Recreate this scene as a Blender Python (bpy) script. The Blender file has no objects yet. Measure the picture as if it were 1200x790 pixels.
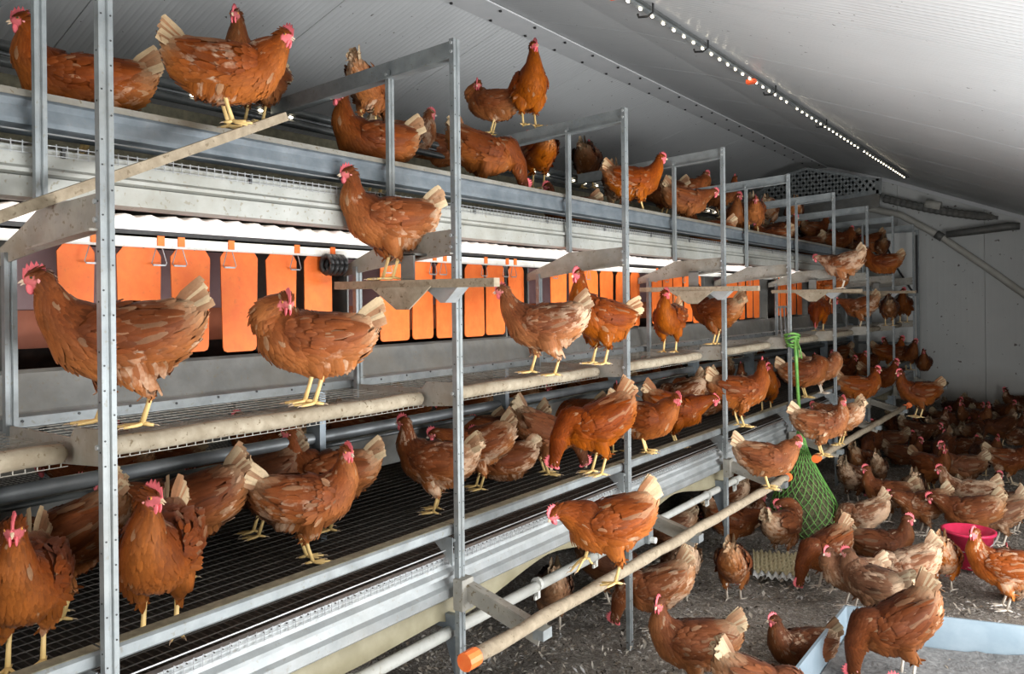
import bpy, math, random
import numpy as np
PI = math.pi
SC = bpy.context.scene
COL = SC.collection
random.seed(5)

# ------------------------------------------------------------------ camera, sky, lights, exposure
cam = bpy.data.cameras.new('camera'); camera = bpy.data.objects.new('camera', cam); COL.objects.link(camera); SC.camera = camera
cam.sensor_width = 36; cam.lens = 27.9; cam.shift_y = -41/1200; cam.clip_start = .05
camera.location = (0, 0, 1.6); camera.rotation_mode = 'QUATERNION'
from mathutils import Quaternion, Euler, Vector
camera.rotation_quaternion = Euler((PI/2, 0, math.radians(36.093))).to_quaternion() @ Quaternion((0, 0, 1), -.0105)

world = bpy.data.worlds.new('sky'); SC.world = world; world.use_nodes = True
bg = world.node_tree.nodes['Background']; sky = world.node_tree.nodes.new('ShaderNodeTexSky'); sky.sky_type = 'NISHITA'; sky.sun_disc = False
sky.sun_elevation = math.radians(38); sky.sun_rotation = math.radians(140); sky.dust_density = 3
world.node_tree.links.new(sky.outputs[0], bg.inputs[0]); bg.inputs[1].default_value = .05

def area(name, loc, to, w, h, watts, col):
    l = bpy.data.lights.new(name, 'AREA'); l.shape = 'RECTANGLE'; l.size = w; l.size_y = h; l.energy = watts; l.color = col
    o = bpy.data.objects.new(name, l); COL.objects.link(o); o.location = loc
    o.rotation_euler = (Vector(to) - Vector(loc)).to_track_quat('-Z', 'Y').to_euler(); return o
# daylight through the open end door behind the camera and the long pop-hole in the right wall
area('door_daylight', (.0, -2.7, 1.35), (-.3, 2.5, 1.9), 1.7, 2.2, 110, (.98, .99, 1.0))
area('side_opening_daylight', (1.10, 3.1, .80), (-1.5, 3.3, .9), 4.0, 1.15, 215, (.96, .98, 1.0))
area('ceiling_fill', (1.7, 2.2, .15), (.3, 2.3, 2.6), 4.2, 1.2, 200, (.97, .98, 1.0))  # added fill that brightens the right roof slope, standing in for ground bounce
SC.view_settings.view_transform = 'Standard'; SC.view_settings.look = 'None'; SC.view_settings.gamma = 1; SC.view_settings.use_curve_mapping = False
SC.view_settings.exposure = -0.16

# ------------------------------------------------------------------ materials
M = {}
class NT:
    def __init__(s, name):
        s.m = bpy.data.materials.new(name); s.m.use_nodes = True; s.t = s.m.node_tree; s.b = s.t.nodes['Principled BSDF']; M[name] = s.m
    def n(s, kind, **kw):
        x = s.t.nodes.new(kind)
        for k, v in kw.items():
            if k in x.inputs: x.inputs[k].default_value = v
            else: setattr(x, k, v)
        return x
    def l(s, a, b): s.t.links.new(a, b)
    def set(s, **kw):
        for k, v in kw.items(): s.b.inputs[k.replace('_', ' ')].default_value = v
    def math(s, op, a, b=None, c=None):
        x = s.t.nodes.new('ShaderNodeMath'); x.operation = op
        for i, q in enumerate((a, b, c)):
            if q is None: continue
            if hasattr(q, 'default_value'): s.l(q, x.inputs[i])
            else: x.inputs[i].default_value = q
        return x.outputs[0]
    def mix(s, fac, a, b, mode='MIX'):
        x = s.t.nodes.new('ShaderNodeMix'); x.data_type = 'RGBA'; x.blend_type = mode; ins = [x.inputs[0], x.inputs[6], x.inputs[7]]
        for sock, q in zip(ins, (fac, a, b)):
            if hasattr(q, 'default_value'): s.l(q, sock)
            elif isinstance(q, (int, float)): sock.default_value = q
            else: sock.default_value = (*q, 1)
        return x.outputs[2]
    def noise(s, scale, detail=3, rough=.55, coord='Object', vec=None):
        t = s.t.nodes.new('ShaderNodeTexNoise'); t.inputs['Scale'].default_value = scale; t.inputs['Detail'].default_value = detail; t.inputs['Roughness'].default_value = rough
        if vec is None:
            c = s.t.nodes.new('ShaderNodeTexCoord'); vec = c.outputs[coord]
        s.l(vec, t.inputs['Vector']); return t.outputs['Fac']
    def ramp(s, fac, a, b):
        r = s.t.nodes.new('ShaderNodeMapRange'); r.inputs[1].default_value = a; r.inputs[2].default_value = b; s.l(fac, r.inputs[0]); return r.outputs[0]
    def bump(s, h, strength=.3, dist=.01):
        b = s.t.nodes.new('ShaderNodeBump'); b.inputs['Strength'].default_value = strength; b.inputs['Distance'].default_value = dist; s.l(h, b.inputs['Height']); s.l(b.outputs[0], s.b.inputs['Normal'])
    def geo(s, scale=(1, 1, 1)):
        g = s.t.nodes.new('ShaderNodeNewGeometry'); mp = s.t.nodes.new('ShaderNodeMapping'); mp.inputs['Scale'].default_value = scale; s.l(g.outputs['Position'], mp.inputs['Vector']); return mp.outputs[0]

def hen_mats():
    # feathers: colour per vertex, shifted per bird (object colour = tone, redness, white share, seed)
    k = NT('feather'); at = k.n('ShaderNodeAttribute', attribute_name='Col'); oi = k.n('ShaderNodeObjectInfo'); sp = k.n('ShaderNodeSeparateColor'); k.l(oi.outputs['Color'], sp.inputs[0])
    tc = k.n('ShaderNodeTexCoord'); ad = k.n('ShaderNodeVectorMath', operation='ADD'); k.l(tc.outputs['Object'], ad.inputs[0])
    cb = k.n('ShaderNodeCombineXYZ'); k.l(k.math('MULTIPLY', oi.outputs['Alpha'], 37.0), cb.inputs[0]); k.l(k.math('MULTIPLY', oi.outputs['Alpha'], 91.0), cb.inputs[2]); k.l(cb.outputs[0], ad.inputs[1])
    n1 = k.noise(9.0, 4, .65, vec=ad.outputs[0]); thr = k.math('SUBTRACT', .765, k.math('MULTIPLY', sp.outputs[2], .32))
    n1f = k.math('ADD', n1, k.math('MULTIPLY', k.math('SUBTRACT', at.outputs['Alpha'], .34), .30)); mask = k.math('MULTIPLY', k.ramp(k.math('SUBTRACT', n1f, thr), 0.0, .15), .72)
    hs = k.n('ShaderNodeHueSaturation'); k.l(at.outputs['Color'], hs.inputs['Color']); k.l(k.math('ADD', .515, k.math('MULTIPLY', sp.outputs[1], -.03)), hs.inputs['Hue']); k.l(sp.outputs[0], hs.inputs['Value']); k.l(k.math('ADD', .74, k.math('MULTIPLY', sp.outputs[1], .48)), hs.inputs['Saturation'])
    # bare-skin red is kept out of the white patches
    sc = k.n('ShaderNodeSeparateColor'); k.l(at.outputs['Color'], sc.inputs[0])
    skin = k.math('GREATER_THAN', k.math('SUBTRACT', sc.outputs[2], k.math('MULTIPLY', sc.outputs[1], .80)), 0.0)
    skin = k.math('MULTIPLY', skin, k.math('GREATER_THAN', sc.outputs[0], .5))
    mask = k.math('MULTIPLY', mask, k.math('SUBTRACT', 1.0, skin))
    n3 = k.noise(5.5, 3, .6, vec=ad.outputs[0]); dk = k.mix(k.math('MULTIPLY', k.ramp(n3, .45, .68), .55), hs.outputs[0], (.42, .30, .24), 'MULTIPLY')
    wc = k.mix(.30, (.78, .60, .42), at.outputs['Color'])
    c1 = k.mix(mask, dk, wc); n2 = k.noise(130, 2, .6, vec=ad.outputs[0])
    c2 = k.mix(k.math('MULTIPLY', k.ramp(n2, .35, .75), .35), c1, k.mix(.5, c1, (0.1, .03, .012), 'MULTIPLY'))
    k.l(c2, k.b.inputs['Base Color']); k.set(Roughness=.62); k.b.inputs['Specular IOR Level'].default_value = .15
    k.b.inputs['Sheen Weight'].default_value = .04; k.b.inputs['Sheen Roughness'].default_value = .4
    k = NT('flesh'); at = k.n('ShaderNodeAttribute', attribute_name='Col'); n1 = k.noise(260, 2); k.l(k.mix(k.math('MULTIPLY', n1, .4), at.outputs['Color'], (.80, .28, .27)), k.b.inputs['Base Color']); k.set(Roughness=.5)
    k.b.inputs['Subsurface Weight'].default_value = 0.0; k.bump(n1, .4, .001)
    k = NT('horn'); at = k.n('ShaderNodeAttribute', attribute_name='Col'); n1 = k.noise(300, 2); oi = k.n('ShaderNodeObjectInfo'); sp = k.n('ShaderNodeSeparateColor'); k.l(oi.outputs['Color'], sp.inputs[0]); k.l(k.mix(k.math('MULTIPLY', sp.outputs[2], .75), k.mix(k.math('MULTIPLY', n1, .45), at.outputs['Color'], (.62, .50, .34)), (.74, .70, .66)), k.b.inputs['Base Color']); k.set(Roughness=.55); k.bump(n1, .35, .001)
    k = NT('eye'); at = k.n('ShaderNodeAttribute', attribute_name='Col'); k.l(at.outputs['Color'], k.b.inputs['Base Color']); k.set(Roughness=.08)

def metal(name, base, spot, metallic=.55, rough=.45, dirt=.25, dirtcol=(.22, .17, .11), scale=14):
    k = NT(name); n1 = k.noise(scale, 5, .6, vec=k.geo()); n2 = k.noise(3.2, 5, .7, vec=k.geo()); n3 = k.noise(70, 2, .5, vec=k.geo())
    c = k.mix(k.ramp(n1, .35, .7), base, spot)
    d = k.math('MULTIPLY', k.ramp(n2, .46, .70), dirt); d2 = k.math('MULTIPLY', k.ramp(n3, .62, .70), min(1, dirt*1.6))
    c = k.mix(k.math('MAXIMUM', d, d2), c, dirtcol); k.l(c, k.b.inputs['Base Color'])
    k.l(k.math('MULTIPLY', k.math('SUBTRACT', 1.0, k.math('MAXIMUM', d, d2)), metallic), k.b.inputs['Metallic'])
    k.l(k.math('ADD', rough, k.math('MULTIPLY', n1, .18)), k.b.inputs['Roughness']); k.bump(n3, .12, .002); return k
def plain(name, a, b, scale=20, rough=.6, bump=.15, coord='geo', lo=.35, hi=.7, dist=.003, **kw):
    k = NT(name); n = k.noise(scale, 4, .6, vec=k.geo()) if coord == 'geo' else k.noise(scale, 4, .6)
    k.l(k.mix(k.ramp(n, lo, hi), a, b), k.b.inputs['Base Color']); k.set(Roughness=rough, **kw)
    if bump: k.bump(n, bump, dist)
    return k
def struct_mats():
    metal('galvanised', (.21, .23, .235), (.32, .345, .345), .45, .42, .30, (.17, .15, .11))
    metal('galvanised_blue', (.18, .215, .24), (.28, .315, .34), .55, .38, .18, (.20, .19, .16))
    metal('galvanised_dirty', (.26, .25, .22), (.36, .34, .29), .25, .5, .85, (.17, .135, .085))
    metal('galvanised_white', (.345, .365, .365), (.45, .47, .47), .35, .40, .25, (.28, .24, .17))
    metal('galvanised_cream', (.36, .365, .33), (.46, .465, .43), .25, .42, .45, (.24, .21, .14), 10)
    metal('pole_crust', (.27, .215, .145), (.40, .33, .235), 0, .85, .5, (.17, .125, .075), 40)
    metal('galvanised_dull', (.15, .15, .14), (.22, .22, .205), .35, .5, .5, (.17, .145, .105))
    metal('crusted_perch', (.30, .25, .175), (.43, .37, .275), 0, .85, .75, (.18, .135, .08), 30)
    metal('wire', (.30, .31, .31), (.42, .43, .43), .6, .35, .15)
    metal('floor_wire', (.06, .054, .048), (.12, .105, .09), .35, .45, .3, (.05, .04, .03))
    metal('tube_plastic', (.42, .42, .385), (.52, .52, .48), 0, .4, .3, (.27, .24, .16))
    metal('cream_pipe', (.74, .74, .68), (.82, .82, .78), 0, .4, .22, (.45, .40, .28))
    plain('olive_panel', (.15, .14, .095), (.26, .24, .16), 30, .85, .4)
    plain('dark_pipe', (.045, .05, .05), (.10, .105, .10), 8, .32, .05)
    plain('steel_pipe', (.12, .13, .135), (.20, .21, .21), 8, .42, .05, Metallic=.4)
    plain('black_rubber', (.012, .012, .012), (.03, .03, .03), 30, .5, .1)
    plain('dark_belt', (.012, .010, .008), (.055, .045, .034), 45, .9, .6)
    plain('tan_belt', (.25, .22, .135), (.35, .315, .21), 9, .6, .1)
    plain('brown_underside', (.20, .165, .115), (.29, .25, .18), 8, .7, .1)
    k = metal('orange_flap', (.87, .155, .018), (.93, .21, .032), 0, .5, .16, (.50, .12, .03), 22)
    plain('orange_cap', (.90, .16, .03), (.95, .25, .06), 20, .45, .05)
    plain('pink_curtain', (.42, .24, .24), (.52, .34, .34), 5, .4, .05)
    plain('rust_board', (.50, .12, .04), (.60, .17, .07), 8, .5, .05)
    plain('white_roofing', (.84, .78, .77), (.90, .86, .85), 12, .5, .05)
    plain('nest_dark', (.02, .013, .010), (.05, .03, .022), 20, .9, .2)
    # insulated roof panels: matt-white steel with fine ribs across the building and flecks of dirt
    k = NT('roof_panel'); g = k.geo(); sp = k.n('ShaderNodeSeparateXYZ'); k.l(g, sp.inputs[0]); y = sp.outputs[1]
    rib = k.math('POWER', k.math('ABSOLUTE', k.math('SINE', k.math('MULTIPLY', y, PI/.041))), 5.0)
    n1 = k.noise(26, 2, .5, vec=g); n2 = k.noise(.8, 4, .6, vec=g); n3 = k.noise(6, 3, .6, vec=k.geo((1, 9, 1)))
    c = k.mix(k.ramp(n2, .3, .7), (.60, .61, .61), (.66, .67, .665)); c = k.mix(k.math('MULTIPLY', k.ramp(n3, .5, .75), .18), c, (.42, .42, .40)); c = k.mix(k.ramp(n1, .735, .75), c, (.10, .09, .08))
    k.l(c, k.b.inputs['Base Color']); k.set(Roughness=.36); k.bump(rib, .35, .004)
    k = NT('wall_panel'); g = k.geo(); sp = k.n('ShaderNodeSeparateXYZ'); k.l(g, sp.inputs[0])
    rib = k.math('POWER', k.math('ABSOLUTE', k.math('SINE', k.math('MULTIPLY', k.math('ADD', sp.outputs[0], sp.outputs[1]), PI/.07))), 6.0)
    n1 = k.noise(16, 2, .5, vec=g); n2 = k.noise(1.3, 4, .6, vec=g); low = k.ramp(k.math('ADD', sp.outputs[2], k.math('MULTIPLY', n2, -.6)), .35, -.1)
    c = k.mix(k.ramp(n2, .3, .7), (.56, .57, .55), (.64, .64, .61)); c = k.mix(k.ramp(n1, .70, .73), c, (.14, .12, .10)); c = k.mix(k.math('MULTIPLY', low, .7), c, (.22, .18, .13))
    k.l(c, k.b.inputs['Base Color']); k.set(Roughness=.5); k.bump(rib, .25, .003)
    plain('roof_trim', (.62, .63, .63), (.68, .68, .68), 6, .5, .05)
    # litter
    k = NT('litter'); g = k.geo(); n1 = k.noise(42, 5, .75, vec=g); n2 = k.noise(1.6, 4, .6, vec=g); n3 = k.noise(130, 3, .6, vec=g)
    c = k.mix(k.ramp(n2, .3, .7), (.20, .172, .143), (.33, .29, .245)); c = k.mix(k.math('MULTIPLY', k.ramp(n1, .50, .62), .8), c, (.62, .575, .51)); c = k.mix(k.math('MULTIPLY', k.ramp(n3, .52, .64), .75), c, (.025, .020, .015))
    k.l(c, k.b.inputs['Base Color']); k.set(Roughness=.95); k.bump(n1, .9, .02)
    k = NT('flake'); at = k.n('ShaderNodeAttribute', attribute_name='Col'); k.l(at.outputs['Color'], k.b.inputs['Base Color']); k.set(Roughness=.85)
    k = plain('tray_zinc', (.25, .325, .375), (.34, .41, .46), 7, .45, .05, Metallic=.15)
    plain('dust', (.14, .135, .13), (.24, .235, .225), 40, .95, .8, dist=.01)
    plain('pink_plastic', (.62, .02, .075), (.68, .035, .10), 9, .35, .03)
    plain('pulp', (.50, .42, .24), (.62, .54, .34), 40, .9, .3)
    plain('pulp_rim', (.70, .70, .66), (.80, .80, .77), 40, .85, .3)
    plain('green_net', (.09, .30, .05), (.22, .44, .10), 30, .5, .0)
    plain('hay', (.045, .05, .02), (.17, .155, .075), 60, .95, .9, dist=.02)
    plain('red_clip', (.85, .10, .03), (.9, .15, .05), 10, .4, 0)
    plain('plaster_pipe', (.50, .48, .42), (.60, .58, .52), 5, .6, .1)
    k = NT('led_lit'); k.b.inputs['Emission Color'].default_value = (1, .88, .66, 1); k.b.inputs['Emission Strength'].default_value = 11; k.set(Roughness=.4)
    k = NT('tube_lit'); k.b.inputs['Emission Color'].default_value = (1, .86, .64, 1); k.b.inputs['Emission Strength'].default_value = 14; k.set(Roughness=.4)
    k = NT('added_strip_glow'); k.b.inputs['Emission Color'].default_value = (1, .93, .86, 1); k.b.inputs['Emission Strength'].default_value = 17  # glow of the added strip light above the nest roofing

# ------------------------------------------------------------------ hens
def unit(v):
    v = np.asarray(v, float)
    return v / np.maximum(np.linalg.norm(v, axis=-1, keepdims=True), 1e-9)

def catmull(P, n):
    P = np.asarray(P, float); m = len(P)
    out = []
    for t in np.linspace(0, m - 1 - 1e-6, n):
        i = int(t); f = t - i
        p0, p1, p2, p3 = P[max(i-1, 0)], P[i], P[min(i+1, m-1)], P[min(i+2, m-1)]
        out.append(0.5*((2*p1) + (p2-p0)*f + (2*p0-5*p1+4*p2-p3)*f*f + (3*p1-p0-3*p2+p3)*f**3))
    return np.array(out)

def rot_y(p, a, piv):           # pitch up by a about the lateral axis
    p = np.array(p, float); x, z = p[0]-piv[0], p[2]-piv[1]
    p[0] = piv[0] + x*math.cos(a) - z*math.sin(a); p[2] = piv[1] + x*math.sin(a) + z*math.cos(a)
    return p

TRUNK = [(-17.5, 0, 28.6, .8, 1.2), (-15.2, 0, 27.0, 3.0, 3.6), (-12.4, 0, 24.6, 5.4, 6.2), (-8.2, 0, 21.9, 7.4, 8.1), (-3, 0, 20.3, 8.2, 8.7),
         (2.5, 0, 20.3, 8.1, 8.6), (7, 0, 21.6, 7.1, 7.9), (10, 0, 24.3, 5.7, 6.5)]
LEG_STAND = [(-.6, 0.0), (.9, 0.0)]     # (foot x, lift) for the left and right leg
POSES = {
    #          body pitch, drop, neck points (x y z w h),                                            head (x y z), yaw, pitch, legs
    'alert':   (4, 0, [(11.9, 0, 28.0, 4.2, 4.9), (12.4, 0, 31.3, 3.1, 3.6), (12.6, 0, 34.0, 2.3, 2.6)], (14.0, 0, 36.3), 0, -4, LEG_STAND),
    'left':    (2, 0, [(11.7, 0, 27.8, 4.2, 4.9), (12.2, .3, 30.9, 3.2, 3.6), (12.3, .6, 33.3, 2.4, 2.6)], (12.9, 1.5, 35.6), 62, -6, LEG_STAND),
    'right':   (2, 0, [(11.7, 0, 27.8, 4.2, 4.9), (12.2, -.3, 30.9, 3.2, 3.6), (12.3, -.6, 33.3, 2.4, 2.6)], (12.9, -1.5, 35.6), -62, -6, LEG_STAND),
    'walk':    (0, 0, [(12.4, 0, 27.0, 4.2, 4.9), (14.0, 0, 30.0, 3.1, 3.6), (15.0, 0, 32.6, 2.3, 2.6)], (16.8, 0, 34.6), 0, -8, [(-4.5, 0.0), (5.0, 0.6)]),
    'peck':    (-17, 0, [(13.0, 0, 19.6, 4.4, 5.0), (16.2, 0, 14.6, 3.2, 3.6), (17.6, 0, 10.2, 2.4, 2.6)], (18.6, 0, 6.2), 0, -66, LEG_STAND),
    'lean':    (-9, 0, [(12.8, 0, 23.6, 4.6, 5.2), (16.0, 0, 25.2, 3.4, 3.8), (18.6, 0, 26.3, 2.5, 2.7)], (21.0, 0, 26.4), 0, -24, LEG_STAND),
    'step':    (-6, 0, [(12.8, 0, 24.4, 4.6, 5.2), (15.6, .3, 25.6, 3.4, 3.8), (18.0, .8, 26.2, 2.5, 2.7)], (20.2, 1.2, 25.6), 24, -34, [(-1.0, 0.0), (7.5, 7.0)]),
    'sit':     (2, 10.6, [(11.2, 0, 28.0, 4.4, 4.9), (11.8, 0, 30.6, 3.3, 3.6), (12.0, 0, 32.6, 2.4, 2.6)], (13.4, 0, 34.5), 0, -6, None),
    'hunch':   (8, 1.0, [(11.2, 0, 27.4, 4.9, 5.4), (11.4, .3, 29.6, 4.1, 4.4), (11.5, .6, 31.0, 3.0, 3.1)], (12.8, .9, 32.4), 30, -14, LEG_STAND),
    'preen':   (3, 0, [(11.2, .3, 27.6, 4.8, 5.2), (10.6, 1.8, 30.2, 3.6, 3.9), (8.6, 4.2, 30.9, 2.6, 2.8)], (6.2, 6.4, 30.0), 128, -30, LEG_STAND),
    'crouch':  (0, 4.0, [(12.2, 0, 27.0, 4.8, 5.4), (13.9, -.3, 28.9, 3.7, 4.1), (15.0, -.8, 30.2, 2.8, 3.0)], (16.4, -1.6, 31.7), -38, -16, LEG_STAND),
    'lookback': (5, 1.0, [(10.9, .2, 28.2, 4.7, 5.2), (10.6, .9, 30.8, 3.6, 4.0), (9.9, 1.9, 32.6, 2.6, 2.8)], (9.2, 3.2, 34.2), 112, -14, LEG_STAND),
    'tuck':    (9, 2.5, [(10.6, .3, 27.6, 5.0, 5.5), (9.6, 1.2, 29.8, 4.0, 4.3), (8.2, 2.6, 31.0, 2.9, 3.1)], (6.8, 4.6, 31.4), 98, -22, LEG_STAND),
    'upright': (17, 0, [(9.6, 0, 30.0, 4.1, 4.7), (9.6, 0, 33.6, 3.0, 3.5), (9.7, 0, 36.4, 2.3, 2.6)], (11.1, 0, 38.7), 14, -4, LEG_STAND),
}

def head_axes(yaw, pitch):
    yaw, pitch = math.radians(yaw), math.radians(pitch)
    f = np.array([math.cos(yaw)*math.cos(pitch), math.sin(yaw)*math.cos(pitch), math.sin(pitch)])
    l = np.array([-math.sin(yaw), math.cos(yaw), 0.0]); u = np.cross(f, l)
    return f, l, u

class Soup:
    """vertices, faces, a colour per vertex and a material slot per face"""
    def __init__(s): s.v = []; s.f = []; s.c = []; s.m = []; s.n = {}
    def add(s, verts, faces, col, mi=0):
        o = len(s.v); s.v += [tuple(map(float, p)) for p in verts]
        if isinstance(col, tuple): s.c += [col]*len(verts)
        else: s.c += [tuple(map(float, q)) for q in col]
        s.f += [tuple(i+o for i in f) for f in faces]; s.m += [mi]*len(faces)
    def join(s, o, mi=0):
        k = len(s.v); s.v += o.v; s.c += o.c; s.n.update({i+k: q for i, q in o.n.items()}); s.f += [tuple(i+k for i in f) for f in o.f]; s.m += [mi]*len(o.f)
    def mesh(s, name, mats, scale=.01, smooth=True):
        me = bpy.data.meshes.new(name)
        me.from_pydata([(a*scale, b*scale, c*scale) for a, b, c in s.v], [], s.f)
        if len(mats) > 1: me.polygons.foreach_set('material_index', s.m)
        if smooth: me.polygons.foreach_set('use_smooth', [True]*len(s.f))
        for m in mats: me.materials.append(m)
        at = me.color_attributes.new('Col', 'FLOAT_COLOR', 'POINT')
        at.data.foreach_set('color', np.array([(*c[:3], c[3] if len(c) > 3 else .4) for c in s.c], np.float32).ravel())
        me.update()
        if s.n:
            nn = np.zeros((len(s.v), 3), np.float32); me.vertices.foreach_get('normal', nn.ravel()) if False else None
            nn = np.array([v.normal for v in me.vertices], np.float32)
            for i, q in s.n.items(): nn[i] = q
            me.normals_split_custom_set_from_vertices(nn.tolist())
        return me

def loft(S, n, sides):
    """S rows: x y z w h lx ly lz -> rings of points, closed at both ends"""
    R = catmull(S, n); P = R[:, :3]; T = unit(np.gradient(P, axis=0))
    L = unit(R[:, 5:8] - T*np.sum(R[:, 5:8]*T, 1, keepdims=True)); U = unit(np.cross(T, L))
    a = np.linspace(0, 2*PI, sides, endpoint=False)
    V = P[:, None] + L[:, None]*(R[:, 3, None]*np.cos(a))[..., None] + U[:, None]*(R[:, 4, None]*np.sin(a))[..., None]
    v = V.reshape(-1, 3).tolist(); f = []
    for i in range(n-1):
        for j in range(sides):
            k = (j+1) % sides; f.append((i*sides+j, i*sides+k, (i+1)*sides+k, (i+1)*sides+j))
    v += [P[0].tolist(), P[-1].tolist()]
    for j in range(sides):
        k = (j+1) % sides; f.append((len(v)-2, k, j)); f.append((len(v)-1, (n-1)*sides+j, (n-1)*sides+k))
    return v, f, R, P, T, L, U

def tube(pts, rad, sides=6):
    pts = np.asarray(pts, float); n = len(pts); T = unit(np.gradient(pts, axis=0)); v = []; f = []
    ref = np.array([0, 1.0, 0]) if abs(T[0][1]) < .8 else np.array([1.0, 0, 0])
    for i in range(n):
        a = unit(np.cross(T[i], ref)); b = np.cross(T[i], a)
        for j in range(sides):
            q = 2*PI*j/sides; v.append(pts[i] + rad[i]*(a*math.cos(q) + b*math.sin(q)))
    for i in range(n-1):
        for j in range(sides):
            k = (j+1) % sides; f.append((i*sides+j, i*sides+k, (i+1)*sides+k, (i+1)*sides+j))
    f.append(tuple(range(sides))[::-1]); f.append(tuple((n-1)*sides+j for j in range(sides)))
    return v, f

def ball(c, r, ax=None, nu=8, nv=6):
    c = np.array(c, float); ax = np.eye(3) if ax is None else np.array(ax); r = np.array(r if hasattr(r, '__len__') else (r, r, r))
    v = [c + r[2]*ax[2]]; f = []
    for i in range(1, nv):
        t = PI*i/nv
        for j in range(nu):
            p = 2*PI*j/nu
            v.append(c + ax[0]*r[0]*math.sin(t)*math.cos(p) + ax[1]*r[1]*math.sin(t)*math.sin(p) + ax[2]*r[2]*math.cos(t))
    v.append(c - r[2]*ax[2])
    for j in range(nu):
        k = (j+1) % nu; f.append((0, 1+j, 1+k)); f.append((len(v)-1, 1+(nv-2)*nu+k, 1+(nv-2)*nu+j))
        for i in range(nv-2): f.append((1+i*nu+j, 1+(i+1)*nu+j, 1+(i+1)*nu+k, 1+i*nu+k))
    return v, f

RUST = np.array((.29, .072, .012)); DARK = np.array((.105, .022, .006)); LIGHT = np.array((.50, .175, .040)); CREAM = np.array((.80, .60, .36))
SKIN = (.78, .19, .19); COMB = (.80, .115, .145); HORN = (.70, .47, .26); SHANK = (.78, .52, .16)

FT = np.array([0, .38, .75, 1.0]); FW = np.array([.55, 1.0, .82, .22])
def feathers(soup, P, D, N, L, W, C, lift, tipc, rng, curl=.10, soft=.75, tip=None, bonus=None):
    """a blade of 3 x 2 quads per root point"""
    P, D, N = map(np.asarray, (P, D, N)); n = len(P)
    if n == 0: return
    Wd = unit(np.cross(N, D)); D2 = unit(D*np.cos(lift)[:, None] + N*np.sin(lift)[:, None]); N2 = np.cross(D2, Wd)
    V = np.zeros((n, 4, 3, 3)); C4 = np.zeros((n, 4, 3, 3))
    for i in range(4):
        mid = P + D2*(L*FT[i])[:, None] - N2*(L*curl*FT[i]**2)[:, None]
        for j in (-1, 0, 1):
            V[:, i, j+1] = mid + Wd*(W*.5*(tip if tip and i == 3 else FW[i])*j)[:, None] + N2*(W*(.12 if j == 0 else -.04))[:, None]
            g = (.88 if j == 0 else 1.0)*(0.80 + .20*FT[i]); mixf = max(0, FT[i]-.6)/.4*.5
            C4[:, i, j+1] = C*g*(1-mixf) + tipc*mixf
    NS = unit(N[:, None, None]*soft + N2[:, None, None]*(1-soft) + Wd[:, None, None]*np.array([-.25, 0, .25])[None, None, :, None] + D2[:, None, None]*np.array([-.1, 0, .1, .3])[None, :, None, None])
    base = len(soup.v); soup.n.update({base+i: q for i, q in enumerate(NS.reshape(-1, 3))}); soup.v += V.reshape(-1, 3).tolist(); soup.c += np.concatenate([C4, np.broadcast_to((rng.random(n)*.55 if bonus is None else rng.random(n)*.55 + bonus)[:, None, None, None], (n, 4, 3, 1))], 3).reshape(-1, 4).tolist()
    q = [(i*3+j+3, i*3+j+4, i*3+j+1, i*3+j) for i in range(3) for j in range(2)]
    soup.f += [tuple(base + k*12 + a for a in t) for k in range(n) for t in q]; soup.m += [0]*(6*n)

def poisson(P, r, rng):
    cell = {}; keep = []
    for i, (p, d) in enumerate(zip(P, r)):
        k = (int(p[0]//2.2), int(p[1]//2.2), int(p[2]//2.2)); ok = True
        for a in (-1, 0, 1):
            for b in (-1, 0, 1):
                for c in (-1, 0, 1):
                    for j in cell.get((k[0]+a, k[1]+b, k[2]+c), ()):
                        if (P[j][0]-p[0])**2 + (P[j][1]-p[1])**2 + (P[j][2]-p[2])**2 < d*d: ok = False; break
                    if not ok: break
                if not ok: break
            if not ok: break
        if ok: cell.setdefault(k, []).append(i); keep.append(i)
    return keep

def remesh(v, f, size):
    me = bpy.data.meshes.new('tmp'); me.from_pydata(v, [], f); o = bpy.data.objects.new('tmp', me); COL.objects.link(o)
    m = o.modifiers.new('r', 'REMESH'); m.mode = 'VOXEL'; m.voxel_size = size
    s = o.modifiers.new('s', 'SMOOTH'); s.factor = .5; s.iterations = 4
    dg = bpy.context.evaluated_depsgraph_get(); ev = o.evaluated_get(dg); m2 = ev.to_mesh()
    V = np.empty(len(m2.vertices)*3, np.float32); m2.vertices.foreach_get('co', V); V = V.reshape(-1, 3).astype(float)
    N = np.empty(len(m2.vertices)*3, np.float32); m2.vertices.foreach_get('normal', N); N = N.reshape(-1, 3).astype(float)
    F = [tuple(p.vertices) for p in m2.polygons]; ev.to_mesh_clear(); bpy.data.objects.remove(o); bpy.data.meshes.remove(me)
    return V, N, F

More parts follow.
